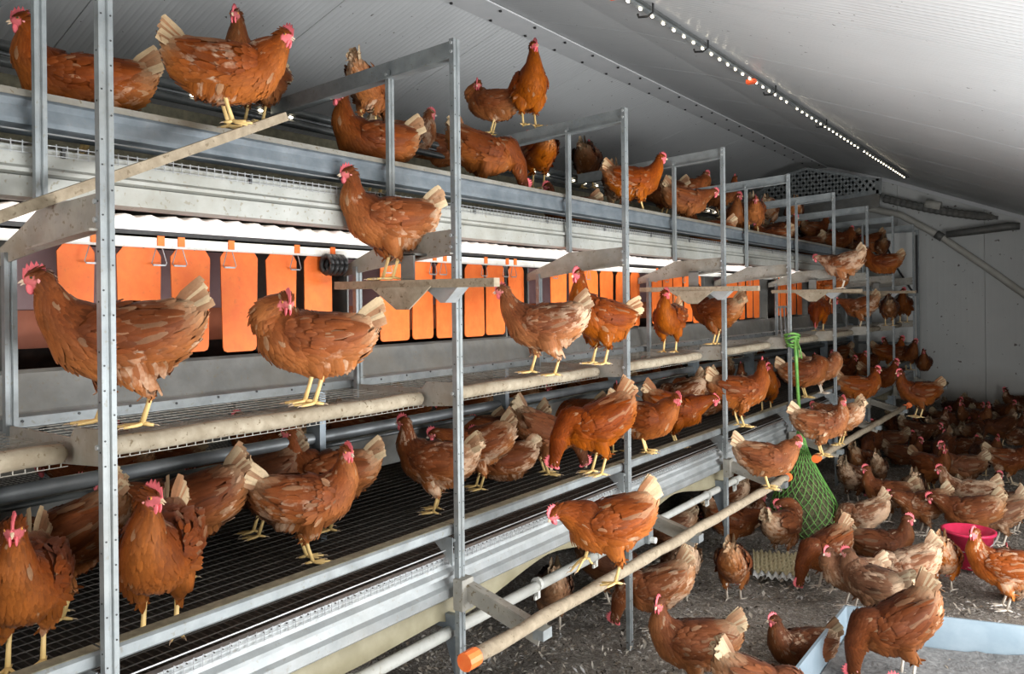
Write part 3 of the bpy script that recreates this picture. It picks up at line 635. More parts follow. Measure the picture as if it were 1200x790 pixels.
def end_wall_fittings():
    # perforated plate under the gable
    t = thing('lattice_vent', 'grey perforated vent plate with diamond holes under the gable', 'vent', (0, 11.1, 0))
    zt = lambda x: min(3.36, 3.36 + .30*(x+3.35)) if x < -3.35 else 3.36 - .27*(x+3.2)*(x > -3.2)
    x0, x1, zb = -3.62, -2.22, 2.95
    zt = lambda x: np.interp(x, [-3.75, -3.5, -3.1, -2.2], [3.10, 3.29, 3.37, 3.13]); zl = lambda x: np.interp(x, [-3.75, -2.2], [2.84, 2.98])
    mb = MB(); st = .085
    for k in range(-30, 60):
        for sg in (1, -1):
            pts = []
            for q in np.linspace(0, 1, 60):
                z = 2.75 + .75*q; x = -3.75 + k*st + sg*(z-2.75)*.8 + (0 if sg > 0 else .6)
                if -3.75 <= x <= -2.2 and zl(x) <= z <= zt(x): pts.append((x, 0, z))
            if len(pts) > 1: mb.bar(pts[0], pts[-1], .006, .034, (0, 1, 0)) if False else mb.bar(pts[0], pts[-1], .034, .008, (0, 1, 0))
    put('lattice', mb, 'galvanised', t, stuff=True)
    mb = MB()
    for a, b in zip([-3.75, -3.5, -3.1], [-3.5, -3.1, -2.2]): mb.bar((a, 0, zt(a)), (b, 0, zt(b)), .012, .035)
    mb.bar((-3.75, 0, zl(-3.75)), (-2.2, 0, zl(-2.2)), .012, .05).bar((-2.2, 0, zl(-2.2)-.03), (-2.2, 0, zt(-2.2)+.02), .012, .07, (1, 0, 0)); put('border', mb, 'galvanised', t)
    mb = MB(); mb.prism([(-3.75, 2.60), (-2.2, 2.78), (-2.2, 2.96), (-3.75, 2.82)], 'y', .02, .03); put('back_plate', mb, 'galvanised_dull', t)
    # round pipes on the end wall
    t = thing('downpipe', 'long pale pipe bending down the end wall to the right', 'pipe'); mb = MB()
    mb.tube([(-3.0, 12.0, 2.86), (-2.5, 12.0, 2.86), (-2.1, 12.02, 2.74), (-1.62, 12.05, 2.42), (-1.1, 12.1, 1.99), (-.5, 12.15, 1.47), (.3, 12.15, .8)], .045, 10); put('pipe', mb, 'plaster_pipe', t, True)
    mb = MB(); mb.tube([(-1.68, 12.05, 2.46), (-1.6, 12.05, 2.40)], .056, 10); f = put('collar', mb, 'galvanised_dull', t, True)
    t = thing('grey_tube', 'short grey tube sticking out level from the pale bending pipe', 'pipe'); mb = MB()
    mb.tube([(-1.55, 12.0, 2.44), (-1.2, 12.0, 2.47), (-.85, 12.0, 2.505), (-.72, 12.0, 2.50)], [.045, .05, .055, .045], 10); put('tube', mb, 'galvanised_dull', t, True)
    t = thing('ribbed_hose', 'dark ribbed hose hanging below the gable at the end of the lights', 'hose'); mb = MB(); k = 40
    pts = [(-2.3 + 1.35*q, 11.9, 2.98 - .36*q - .04*math.sin(q*3)) for q in np.linspace(0, 1, k)]; mb.tube(pts, [.05 + .008*(i % 2) - .04*max(0, (i-34)/6) for i in range(k)], 8); put('hose', mb, 'galvanised_dull', t)
    mb = MB(); mb.tube([(-1.78, 11.88, 2.86), (-1.6, 11.88, 2.81)], .06, 10); put('sleeve', mb, 'plaster_pipe', t, True)
    # door-like panel frame beside the rows
    t = thing('end_panel', 'pale framed panel closing the far end of the aviary rows', 'panel', (0, 11.25, 0))
    mb = MB(); mb.box(-2.5, -1.80, 0, .012, .3, 2.46); put('sheet', mb, 'wall_panel', t)
    mb = MB(); mb.box(-1.80, -1.765, -.01, .02, .0, 2.47).box(-2.5, -1.80, -.01, .02, 1.62, 1.66).box(-2.5, -1.80, -.01, .02, 1.0, 1.03).box(-2.5, -1.80, -.01, .02, 2.44, 2.47); put('frame', mb, 'galvanised', t)
    mb = MB(); mb.box(-1.80, -1.775, -.03, -.01, 1.66, 2.40); put('rod', mb, 'black_rubber', t)
    mb = MB(); mb.tube([(-2.2, -.05, 2.42), (-2.02, -.05, 2.0), (-1.86, -.05, 1.72), (-1.83, -.05, 1.68)], .012, 6); put('cable', mb, 'black_rubber', t, True)

# ------------------------------------------------------------------ the aviary
zs = lambda x: .055*(x+1.75)          # the cross members fall slightly towards the middle of the rows

def frames():
    ordn = ['nearest', 'second nearest', 'third', 'fourth', 'fifth', 'sixth', 'seventh', 'eighth', 'ninth']
    for k, y in enumerate(POST_Y):
        tip = {0: 'whose post stands left of all others', 1: 'with a hen on its cross perch', 2: 'with two hens on its top bar', 3: 'in front of the pink-combed hens on the top tier', 4: 'with the green net tied on'}.get(k, 'in the far half of the rows')
        t = thing('steel_frame', 'galvanised frame, %s along the aisle, %s' % (ordn[k], tip), 'frame', (-1.75, y, 0), 'galvanised frames along the aisle')
        def P(name, mb, mat='galvanised', par=t): return put(name, mb, mat, par)
        # outer post: a lipped channel with a groove down its aisle face
        def chan(x0, w, d, g):
            return [(x0-w/2, -d/2), (x0+w/2, -d/2), (x0+w/2, -g), (x0+w/2-.005, -g+.003), (x0+w/2-.005, g-.003), (x0+w/2, g), (x0+w/2, d/2), (x0-w/2, d/2)]
        mb = MB(); mb.prism(chan(0, .020, .032, .005), 'z', -.03, 2.50); post = P('post', mb)
        mb = MB()
        for z in np.arange(.15, 2.45, .055):
            for yy in (-.0105, .0105):
                if (int(z*1000) + (yy > 0)) % 3: mb.disc((.0105, yy, z), (1, 0, 0), .0022, .0012, 6)
        for z in np.arange(.4, 2.45, .11): mb.disc((0, -.0165, z), (0, 1, 0), .0022, .0012, 6)
        o = put('bolt_hole', mb, 'black_rubber', post, stuff=True)
        # top bar, upper inner post, brackets, lower inner post
        mb = MB(); mb.prism([(.0, 2.435), (.0, 2.50), (-1.0, 2.50+zs(-2.75)), (-1.0, 2.435+zs(-2.75))], 'y', .0, .028); mb.prism([(-.01, 2.432), (-.01, 2.438), (-1.0, 2.438+zs(-2.75)), (-1.0, 2.432+zs(-2.75))], 'y', -.02, .0); P('top_bar', mb)
        mb = MB(); mb.prism(chan(-.31, .017, .028, .004), 'z', 1.84, 2.45); P('inner_post', mb)
        mb = MB(); mb.prism([(.0, 1.765), (.0, 1.852), (-.31, 1.838), (-.40, 1.800), (-.56, 1.742), (-.56, 1.705), (-.31, 1.738)], 'y', -.006, .0); mb.prism([(.0, 1.765), (.0, 1.770), (-.31, 1.743), (-.31, 1.738)], 'y', -.035, -.006); P('upper_bracket', mb, 'galvanised_dirty')
        mb = MB(); mb.prism(chan(-.49, .019, .030, .004), 'z', 1.24, 1.74); P('inner_post', mb, 'galvanised')
        mb = MB(); mb.prism([(.0, 1.247), (.0, 1.327), (-.14, 1.322), (-.16, 1.297), (-.50, 1.297), (-.50, 1.225), (-.26, 1.228)], 'y', -.006, .0); P('lower_bracket', mb, 'galvanised_dirty')
        mb = MB(); mb.box(-.78, -.70, -.01, .02, .60, 1.28); P('back_post', mb, 'galvanised_blue')
        mb = MB(); mb.prism([(-.01, .77), (-.01, .80), (-.12, .80), (-.05, .74), (-.01, .70)], 'y', -.026, -.022); P('rail_gusset', mb)
        mb = MB(); mb.prism([(-.015, .22), (-.015, .52), (-.12, .52)], 'y', .02, .024); mb.bar((-.01, .01, .50), (-1.0, .01, .47), .02, .05); P('stay', mb, 'galvanised_blue')
        mb = MB()
        for x, z in ((0, 2.485), (0, 2.455), (-.31, 2.43), (-.01, 1.83), (-.01, 1.79), (-.01, 1.29), (-.01, .79)): mb.disc((x, -.018, z), (0, 1, 0), .006, .006, 6)
        put('bolt', mb, 'galvanised_white', t, stuff=True)
        # far-side post
        mb = MB(); mb.box(-3.1, -3.06, -.02, .02, -.03, 2.45); P('far_post', mb, 'galvanised')
        if k in (1, 3, 5, 7):      # cross perch hung under the arm
            mb = MB(); mb.bar((-.50, -.09, 1.667), (.24, -.09, 1.663), .03, .028); pb = P('cross_perch', mb, 'pole_crust')
            mb = MB(); mb.prism([(-.30, 1.655), (-.02, 1.655), (-.12, 1.578), (-.18, 1.578)], 'y', -.112, -.106); put('gusset', mb, 'crusted_perch', pb)
            mb = MB(); mb.box(-.19, -.13, -.075, -.067, 1.67, 1.77).box(-.19, -.13, -.075, .0, 1.765, 1.772); put('hanger', mb, 'galvanised_dull', pb)
            mb = MB(); mb.prism([(-.085, 1.676), (.07, 1.676), (.07, 1.655), (.01, 1.60), (-.01, 1.60), (-.085, 1.655)], 'y', -.074, -.0155); put('clamp_plate', mb, 'galvanised_white', pb)

def mesh_floor(mb, x0, x1, z, y0, y1, px, py, r):
    for x in np.arange(x0, x1, px): mb.box(x-r, x+r, y0, y1, z-r, z+r)
    for y in np.arange(y0, y1, py): mb.box(x0, x1, y-r, y+r, z-3*r, z-r)

def tiers():
    # ---- upper tier
    t = thing('upper_tier', 'upper slatted tier with white front edge, wire and mesh along its length', 'tier', (-2.08, 4.9, 1.9))
    def P(name, mb, mat, stuff=False, smooth=False): o = put(name, mb, mat, t, smooth); o.location = (2.08, -4.9, -1.9); (o.__setitem__('kind', 'stuff') if stuff else None); return o
    mb = MB(); mesh_floor(mb, -4.5, -2.085, 2.0, Y0, Y1, .05, .03, .0014); P('mesh_floor', mb, 'floor_wire', True)
    mb = MB()
    for z in (1.999, 1.987, 1.975): mb.box(-2.079, -2.077, Y0, Y1, z-.001, z+.001)
    for y in np.arange(Y0, Y1, .026): mb.box(-2.081, -2.079, y-.0012, y+.0012, 1.972, 2.004)
    P('mesh_edge', mb, 'wire', True)
    mb = MB(); mb.tube([(-2.075, Y0, 2.027), (-2.075, Y1, 2.027)], .0022, 5); P('edge_wire', mb, 'wire')
    mb = MB(); mb.sheet([(-2.20, 1.992), (-2.090, 1.992), (-2.088, 1.945), (-2.075, 1.936), (-2.075, 1.928), (-2.10, 1.920)], Y0, Y1); P('edge_profile', mb, 'galvanised_cream')
    mb = MB(); mb.sheet([(-2.12, 1.922), (-2.082, 1.918), (-2.082, 1.868), (-2.10, 1.862), (-2.12, 1.862)], Y0, Y1); P('lower_profile', mb, 'galvanised_cream')
    mb = MB(); mb.sheet([(-2.11, 1.880), (-2.20, 1.886), (-2.23, 1.908), (-2.60, 1.92)], Y0, Y1, .004); P('belt', mb, 'brown_underside')
    mb = MB(); mb.box(-4.5, -2.2, Y0, Y1, 1.925, 1.935); P('belt_deck', mb, 'dark_belt')
    mb = MB(); mb.box(0, .004, -.004, .004, 0, .03); first = None
    for y in np.arange(.4, 9, .55):
        o = put('clip', mb, 'black_rubber', t) if first is None else again(first, (0, 0, 0), t); first = first or o; o.location = (2.08-2.084, y-4.9, 1.972-1.9)
    # feeder channel along the top
    t = thing('top_feeder', 'blue-grey galvanised feed trough running along the top tier edge', 'trough', (-2.1, 4.9, 2.05))
    mb = MB(); mb.sheet([(-2.23, 2.105), (-2.215, 2.125), (-2.13, 2.128), (-2.115, 2.120), (-2.105, 2.127), (-2.095, 2.118), (-2.088, 2.105), (-2.10, 2.090), (-2.092, 2.058), (-2.090, 2.046), (-2.12, 2.040), (-2.20, 2.040), (-2.23, 2.07)], Y0, Y1, .002)
    o = put('channel', mb, 'galvanised_blue', t); o.location = (2.1, -4.9, -2.05)
    mb = MB(); mb.sheet([(-2.112, 2.1285), (-2.090, 2.1285), (-2.084, 2.112)], Y0, Y1, .003); o = put('rim', mb, 'galvanised_dirty', t); o.location = (2.1, -4.9, -2.05)
    t = thing('dust_board', 'dusty olive board below the pipes at the back of the top tier', 'board', (-2.85, 4.9, 2.2)); mb = MB(); mb.box(-.01, .01, Y0-4.9, Y1-4.9, -.2, .16); put('board', mb, 'olive_panel', t)
    for nm, x, z, r, lab in (('water_pipe', -2.80, 2.437, .019, 'dark upper water pipe along the back of the top tier'), ('lamp_pipe', -2.80, 2.385, .017, 'dark lower pipe with small lamps along the top tier')):
        t = thing(nm, lab, 'pipe', (x, 4.9, z)); mb = MB(); mb.tube([(0, Y0-4.9, 0), (0, Y1-4.9, 0)], r, 10); put('pipe', mb, 'dark_pipe', t, True)
        if nm == 'lamp_pipe':
            mb = MB(); mb.tube([(.0, Y0-4.9, .026), (0, Y1-4.9, .026)], .006, 6); put('lamp_strip', mb, 'steel_pipe', t, True)
            mb = MB(); mb.ball((0, 0, 0), (.006, .012, .006), 6, 4); first = None
            for y in np.arange(.2, 8, .155):
                if int(y*10) % 4 == 3: continue
                p = (.012, y-4.9, .024)
                if first is None: first = put('diode', mb, 'led_lit', t, True, loc=p)
                else: again(first, p, t)
    # ---- nest boxes between the frames
    t = thing('nest_roof', 'bright white wavy roofing strip above the orange nest flaps', 'roofing', (-2.3, 4.9, 1.84)); mb = MB(); V = []; ny = 620; yy = np.linspace(-.4, 9.6, ny)
    for y in yy:
        w = .006*math.sin(y*2*PI/.076) + .003*math.sin(y*9)
        V += [(-2.30, y, 1.828), (-2.30, y, 1.842), (-2.318, y, 1.874 + w), (-2.52, y, 1.885+w)]
    mb.add(V, [(i*4+j, (i+1)*4+j, (i+1)*4+j+1, i*4+j+1) for i in range(ny-1) for j in range(3)], (1, 1, 1)); o = put('sheet', mb, 'white_roofing', t, True); o.location = (2.3, -4.9, -1.84)
    mb = MB(); mb.box(-2.306, -2.300, -.4, 9.6, 1.815, 1.828); o = put('painted_shadow_line', mb, 'black_rubber', t); o.location = (2.3, -4.9, -1.84)  # solid black strip, paints in the shadow line below the roofing
    t = thing('flap_rail', 'cream rail from which the orange nest flaps hang', 'rail', (-2.3, 4.9, 1.79)); mb = MB(); mb.prism([(-2.293, 1.776), (-2.289, 1.782), (-2.289, 1.800), (-2.295, 1.807), (-2.309, 1.807), (-2.309, 1.776)], 'y', -.4, 9.6); o = put('rail', mb, 'cream_pipe', t); o.location = (2.3, -4.9, -1.79)
    FL = {0: [(1.033, 1.145), (1.202, 1.349), (1.371, 1.517), (1.548, 1.701), (1.722, 1.862), (1.889, 2.026)],
          1: [(2.276, 2.45), (2.465, 2.595), (2.617, 2.786), (2.811, 2.957), (2.976, 3.126), (3.147, 3.285)],
          2: [(3.521, 3.69), (3.715, 3.85), (3.864, 4.037), (4.057, 4.222), (4.243, 4.415), (4.424, 4.56)]}
    nm = ['beside the nearest frame', 'behind the hen on the cross perch', 'behind the third bay of hens', 'in the fourth bay', 'in the fifth bay', 'in the sixth bay', 'in the seventh bay']
    count = 0; rng = np.random.default_rng(4)
    for bay in range(-1, 7):
        y0 = (POST_Y[bay] if bay >= 0 else -.33) + .03; y1 = POST_Y[bay+1] - .03
        t = thing('nest_box', 'orange-flapped nest box %s' % (nm[bay] if bay >= 0 else 'at the left edge, mostly hidden by the post'), 'nest box', (-2.5, y0, 1.4), 'nest boxes of the middle tier')
        def P(name, mb, mat, **kw): o = put(name, mb, mat, t, **kw); o.location = (2.5, -y0, -1.4); return o
        mb = MB(); mb.box(-2.70, -2.69, y0, y1, 1.59, 1.80); P('curtain', mb, 'pink_curtain')
        mb = MB(); mb.box(-2.688, -2.680, y0, y1, 1.47, 1.59); P('inner_board', mb, 'rust_board')
        mb = MB(); mb.box(-2.70, -2.34, y0, y1, 1.36, 1.37).box(-2.75, -2.70, y0, y1, 1.36, 1.60); P('nest_floor', mb, 'nest_dark')
        mb = MB(); mb.box(-2.70, -2.33, y1-.13, y1-.12, 1.42, 1.80); P('divider', mb, 'galvanised_dull')
        mb = MB(); mb.box(-2.70, -2.33, y0, y0+.008, 1.42, 1.80); P('divider', mb, 'galvanised_dull')
        src = FL.get(bay, [(y0 + .17 + i*.17, y0 + .17 + i*.17 + .155) for i in range(5)] if bay > 2 else [(y0+.1+i*.19, y0+.1+i*.19+.17) for i in range(5)])
        for (a, b) in src:
            a += .004; b -= .004; w = b-a; tz = 1.786 + rng.uniform(-.006, .004); bz = 1.440 + rng.uniform(-.008, .012); tp = rng.uniform(-.006, .010); x = -2.318 + rng.uniform(-.006, .004); bw = rng.uniform(-.02, .012); c = .016
            prof = [(a+tp, bz+c), (a+tp+c*.3, bz+c*.3), (a+tp+c, bz), (b-tp-c, bz), (b-tp-c*.3, bz+c*.3), (b-tp, bz+c), (b, tz-.03), (b-c, tz-.006), (b-w*.32, tz), (b-w*.40, tz-.008), (b-w*.48, tz), (a+c*1.3, tz-.004), (a, tz-.03)]
            mb = MB(); n = len(prof); 
            V = [(x + bw*max(0, (1.70-z))*.25, y, z) for y, z in prof] + [(x - .004 + bw*max(0, (1.70-z))*.25, y, z) for y, z in prof]
            mb.add(V, [tuple(range(n)), tuple(range(2*n-1, n-1, -1))] + [(i, n+i, n+(i+1) % n, (i+1) % n) for i in range(n)], (1, 1, 1)); fl = P('flap', mb, 'orange_flap')
            if rng.random() < .75 or bay == 0:
                q = a + w*rng.choice([.12, .85]); mb = MB(); mb.box(-2.288, -2.284, q-.011, q+.011, 1.782, 1.812); P('hook_tab', mb, 'orange_flap')
                mb = MB(); s = .024; h0 = 1.775; mb.tube([(-2.296, q-.010, h0), (-2.296, q-s, h0-.045), (-2.296, q-s+.004, h0-.052), (-2.296, q+s-.004, h0-.052), (-2.296, q+s, h0-.045), (-2.296, q+.010, h0)], .0016, 5)
                mb.box(-2.297, -2.295, q-s*.8, q+s*.8, h0-.054, h0-.049); P('wire_clip', mb, 'wire')
    # sheet below the nests
    t = thing('nest_front_sheet', 'long folded grey sheet below the orange flaps with drilled lower lip', 'sheet', (-2.3, 4.9, 1.35))
    mb = MB(); mb.sheet([(-2.37, 1.428), (-2.335, 1.430), (-2.322, 1.421), (-2.318, 1.405), (-2.300, 1.322), (-2.296, 1.314)], Y0, 9.6); o = put('face', mb, 'galvanised_dull', t); o.location = (2.3, -4.9, -1.35)
    mb = MB(); mb.sheet([(-2.296, 1.316), (-2.272, 1.310), (-2.270, 1.284), (-2.285, 1.280)], Y0, 9.6); lp = put('lip', mb, 'galvanised', t); lp.location = (2.3, -4.9, -1.35)
    mb = MB()
    for y in np.arange(.2, 9, .145): mb.disc((-2.2695, y, 1.300 + .004*((int(y*7)) % 3)), (1, 0, 0), .004, .003, 6)
    put('drilled_hole', mb, 'black_rubber', lp, stuff=True)
    # ---- middle walkway: one tube and a strip of mesh per bay
    for bay in range(-1, 9):
        y0 = (POST_Y[bay] if bay >= 0 else -.33); y1 = POST_Y[min(bay+1, 8)] if bay < 8 else Y1
        if bay == -1: y0 = -.35
        t = thing('walkway', 'cream crusted perch tube with mesh walkway, %s bay from the left of the aisle' % ['first full', 'second', 'third', 'fourth', 'fifth', 'sixth', 'seventh', 'eighth', 'ninth', 'cut-off'][bay], 'perch', (-1.9, y0, 1.265), 'middle walkways')
        mb = MB(); L = y1-y0-.02; n = 12; mb.tube([(0, .012, 0), (0, .02, 0)] + [(.002*math.sin(i*2.1), .02+L*i/n, .002*math.cos(i*1.7)) for i in range(1, n)] + [(0, L-.012, 0), (0, L, 0)], [.012, .023] + [.024]*(n-1) + [.023, .012], 10); put('tube', mb, 'crusted_perch', t, True)
        mb = MB(); mesh_floor(mb, -.37, -.05, .015, 0, L, .05, .05, .0009); mesh_floor(mb, -.05, .0, .022, 0, L, .0125, .025, .0012); put('mesh', mb, 'galvanised_dirty', t, stuff=True)
        mb = MB(); mb.box(.008, .0095, 0, L, -.030, -.0285)
        for y in np.arange(0, L, .025): mb.box(.008, .0092, y-.0012, y+.0012, -.030, -.02)
        put('mesh_edge', mb, 'galvanised_dirty', t, stuff=True)
    # ---- lower tier
    t = thing('lower_tier', 'lower tier with dark mesh floor and white folded front edge along the aisle', 'tier', (-1.8, 4.9, .66))
    def P(name, mb, mat, stuff=False, smooth=False): o = put(name, mb, mat, t, smooth); o.location = (1.8, -4.9, -.66); (o.__setitem__('kind', 'stuff') if stuff else None); return o
    mb = MB(); mesh_floor(mb, -4.5, -1.80, .722, Y0, Y1, .05, .025, .0013); P('mesh_floor', mb, 'floor_wire', True)
    mb = MB(); mb.box(-4.6, -1.83, Y0, Y1, .655, .665); P('manure_belt', mb, 'dark_belt')
    mb = MB()
    for z in (.728, .715, .702): mb.box(-1.795, -1.793, Y0, Y1, z-.001, z+.001)
    for y in np.arange(Y0, Y1, .026): mb.box(-1.797, -1.795, y-.0012, y+.0012, .698, .731)
    P('mesh_edge', mb, 'wire', True)
    mb = MB(); mb.tube([(-1.792, Y0, .752), (-1.792, Y1, .752)], .0024, 5); P('edge_wire', mb, 'wire')
    mb = MB(); mb.sheet([(-1.83, .722), (-1.806, .722), (-1.804, .683), (-1.785, .672), (-1.785, .662), (-1.805, .655)], Y0, Y1); P('edge_profile', mb, 'galvanised_white')
    mb = MB(); mb.sheet([(-1.82, .656), (-1.806, .655), (-1.795, .630), (-1.780, .622), (-1.780, .592), (-1.79, .584), (-1.82, .584)], Y0, Y1); P('lower_profile', mb, 'galvanised_white')
    # belt with a sagging, wavy lower edge
    t2 = thing('manure_belt_edge', 'tan belt with a sagging wavy edge hanging below the lower tier', 'belt', (-1.8, 4.9, .55)); mb = MB(); V = []; ny = 200
    for y in np.linspace(Y0, Y1, ny):
        sag = .5 + .5*math.cos(2*PI*(y-.9)/1.22); lo = .560 - .075*sag**.8
        if y < 2.1: lo = .492 + .04*max(0, (y-1.7))
        V += [(-1.86, y, .590), (-1.825, y, .588), (-1.815, y, lo), (-1.818, y, lo-.002), (-1.835, y, .575)]
    mb.add(V, [(i*5+j, (i+1)*5+j, (i+1)*5+j+1, i*5+j+1) for i in range(ny-1) for j in range(4)], (1, 1, 1)); o = put('belt', mb, 'tan_belt', t2, True); o.location = (1.8, -4.9, -.55)
    # front rail in lengths between the posts
    for bay in range(-1, 9):
        y0 = POST_Y[bay] if bay >= 0 else -.35; y1 = POST_Y[bay+1] if bay < 8 else Y1
        t = thing('front_rail', 'grey front perch rail of the lower tier, %s length from the left' % ['second', 'third', 'fourth', 'fifth', 'sixth', 'seventh', 'eighth', 'ninth', 'tenth', 'first'][bay], 'rail', (-1.80, y0, .82), 'front rails of the lower tier')
        mb = MB(); c = .006; mb.prism([(-.026, -.018+c), (-.026+c, -.018), (.026-c, -.018), (.026, -.018+c), (.026, .018-c), (.026-c, .018), (-.026+c, .018), (-.026, .018-c)], 'y', .003, y1-y0-.003); put('rail', mb, 'galvanised', t)
        mb = MB(); mb.box(-.022, .018, .003, y1-y0-.003, .018, .0195); put('dirt_crust', mb, 'olive_panel', t)
    # white tube with hangers below
    t = thing('white_tube', 'white plastic tube with hanger clips below the lower tier', 'pipe', (-1.80, 4.9, .462)); mb = MB(); mb.tube([(0, Y0-4.9, 0), (0, 3.42-4.9, 0)], .021, 12).tube([(0, 3.62-4.9, .012), (0, 8-4.9, .012)], .019, 12); put('tube', mb, 'tube_plastic', t, True)
    mb = MB(); mb.tube([(0, -.008, 0), (0, .008, 0)], .027, 12); mb.box(-.01, .01, -.008, .008, -.055, -.02).box(-.004, .004, -.02, .012, -.06, -.045); f = put('hanger', mb, 'tube_plastic', t, loc=(0, 1.63-4.9, 0))
    for y in (2.62, 3.08, 3.38, 4.36, 4.8, 5.5): again(f, (0, y-4.9, .008), t)
    mb = MB(); mb.box(-.06, -.005, 3.38-4.9, 3.62-4.9, -.075, .04).box(-.03, .02, 3.57-4.9, 3.62-4.9, -.07, .045); put('gear_plate', mb, 'galvanised', t, label='galvanised plate with a bolt'); mb = MB(); mb.disc((.03, 3.6-4.9, -.055), (1, 0, 0), .016, .03, 8); put('bolt', mb, 'cream_pipe', t)
    # inner pipe and feeder of the lower tier
    t = thing('drinker_pipe', 'dark drinking pipe running between the hens inside the lower tier', 'pipe', (-2.5, 4.9, 1.067)); mb = MB(); mb.tube([(0, Y0-4.9, 0), (0, 0, 0), (0, Y1-4.9, 0)], .024, 12); put('pipe', mb, 'steel_pipe', t, True)
    t = thing('lower_feeder', 'grey metal feed trough behind the drinking pipe in the lower tier', 'trough', (-2.62, 4.9, .93)); mb = MB(); mb.sheet([(-.18, .06), (-.16, .075), (-.13, -.07), (.0, -.07), (.05, .055), (.06, .075), (.045, .085)], Y0-4.9, Y1-4.9, .003); put('channel', mb, 'galvanised_dull', t)
    mb = MB(); mb.tube([(.055, Y0-4.9, .082), (.055, Y1-4.9, .082)], .011, 8); put('rim', mb, 'dark_pipe', t, True)
    # underside of the nests: dark board with a row of warm lamps
    t = thing('nest_underside', 'dark board under the nests lit by a row of warm lamps', 'board', (-2.85, 4.9, 1.30)); mb = MB(); mb.box(-.55, .5, Y0-4.9, 9.6-4.9, .0, .01); put('board', mb, 'galvanised_dull', t)
    mb = MB(); mb.ball((0, 0, 0), (.014, .03, .010), 8, 4); first = None
    for y in np.arange(1.0, 8, .17):
        p = (.12, y-4.9, -.022)
        if int(y*100) % 5 == 0: continue
        if first is None: first = put('diode', mb, 'tube_lit', t, True, loc=p)
        else: again(first, p, t)
    t = thing('added_strip_light', 'added slim strip light, hidden under the upper tier to brighten the white roofing', 'light', (-2.262, 4.6, 1.90)); mb = MB(); mb.box(-.012, .012, -5.0, 4.8, -.004, .006); put('housing', mb, 'galvanised_white', t)  # added, kept out of view; makes the roofing below it glow
    mb = MB(); mb.box(-.008, .008, -5.0, 4.8, -.007, -.004); put('added_glow_strip', mb, 'added_strip_glow', t)

def low_perches():
    lab = ['near long dirt-crusted perch pole with orange caps in front of the lower tier', 'second long perch pole with an orange cap, beyond the green net', 'far low perch pole in the dark near the end wall']
    for k, (a, b, ys) in enumerate((((-1.43, 1.745, .588), (-1.43, 4.66, .566), (2.081, 3.305, 4.528)), ((-1.43, 5.27, .575), (-1.43, 8.28, .565), (5.788, 7.034, 8.2)), ((-1.43, 8.5, .56), (-1.43, 11.0, .55), (9.516, 10.76)))):
        t = thing('perch_pole', lab[k], 'perch', a); a_ = np.array(a); d = np.array(b) - a_; n = 24
        mb = MB(); mb.tube([d*i/n + np.array((.002*math.sin(i*1.3), 0, .002*math.cos(i*1.9))) for i in range(n+1)], [.0215 + .0015*math.sin(i*2.3) for i in range(n+1)], 10); put('pole', mb, 'pole_crust', t, True)
        mb = MB(); mb.tube([-d*.010, d*.008], .0265, 12); put('end_cap', mb, 'orange_cap', t)
        if k < 2: mb = MB(); mb.tube([d*.992, d*1.004], .0255, 12); put('end_cap', mb, 'orange_cap', t)
        for y in ys:
            mb = MB(); y_ = y - a[1]; mb.bar((-.31, y_, .035), (.01, y_, -.055), .006, .055).bar((-.31, y_+.016, .060), (.02, y_+.016, -.028), .034, .006); put('arm', mb, 'galvanised_dirty', t)
            mb = MB(); mb.box(-.005, .035, y_-.02, y_+.03, -.055, -.022); put('end_plate', mb, 'galvanised', t)
            mb = MB(); mb.box(-.325, -.285, y_-.03, y_+.03, -.03, .075); put('foot_plate', mb, 'galvanised_dirty', t)

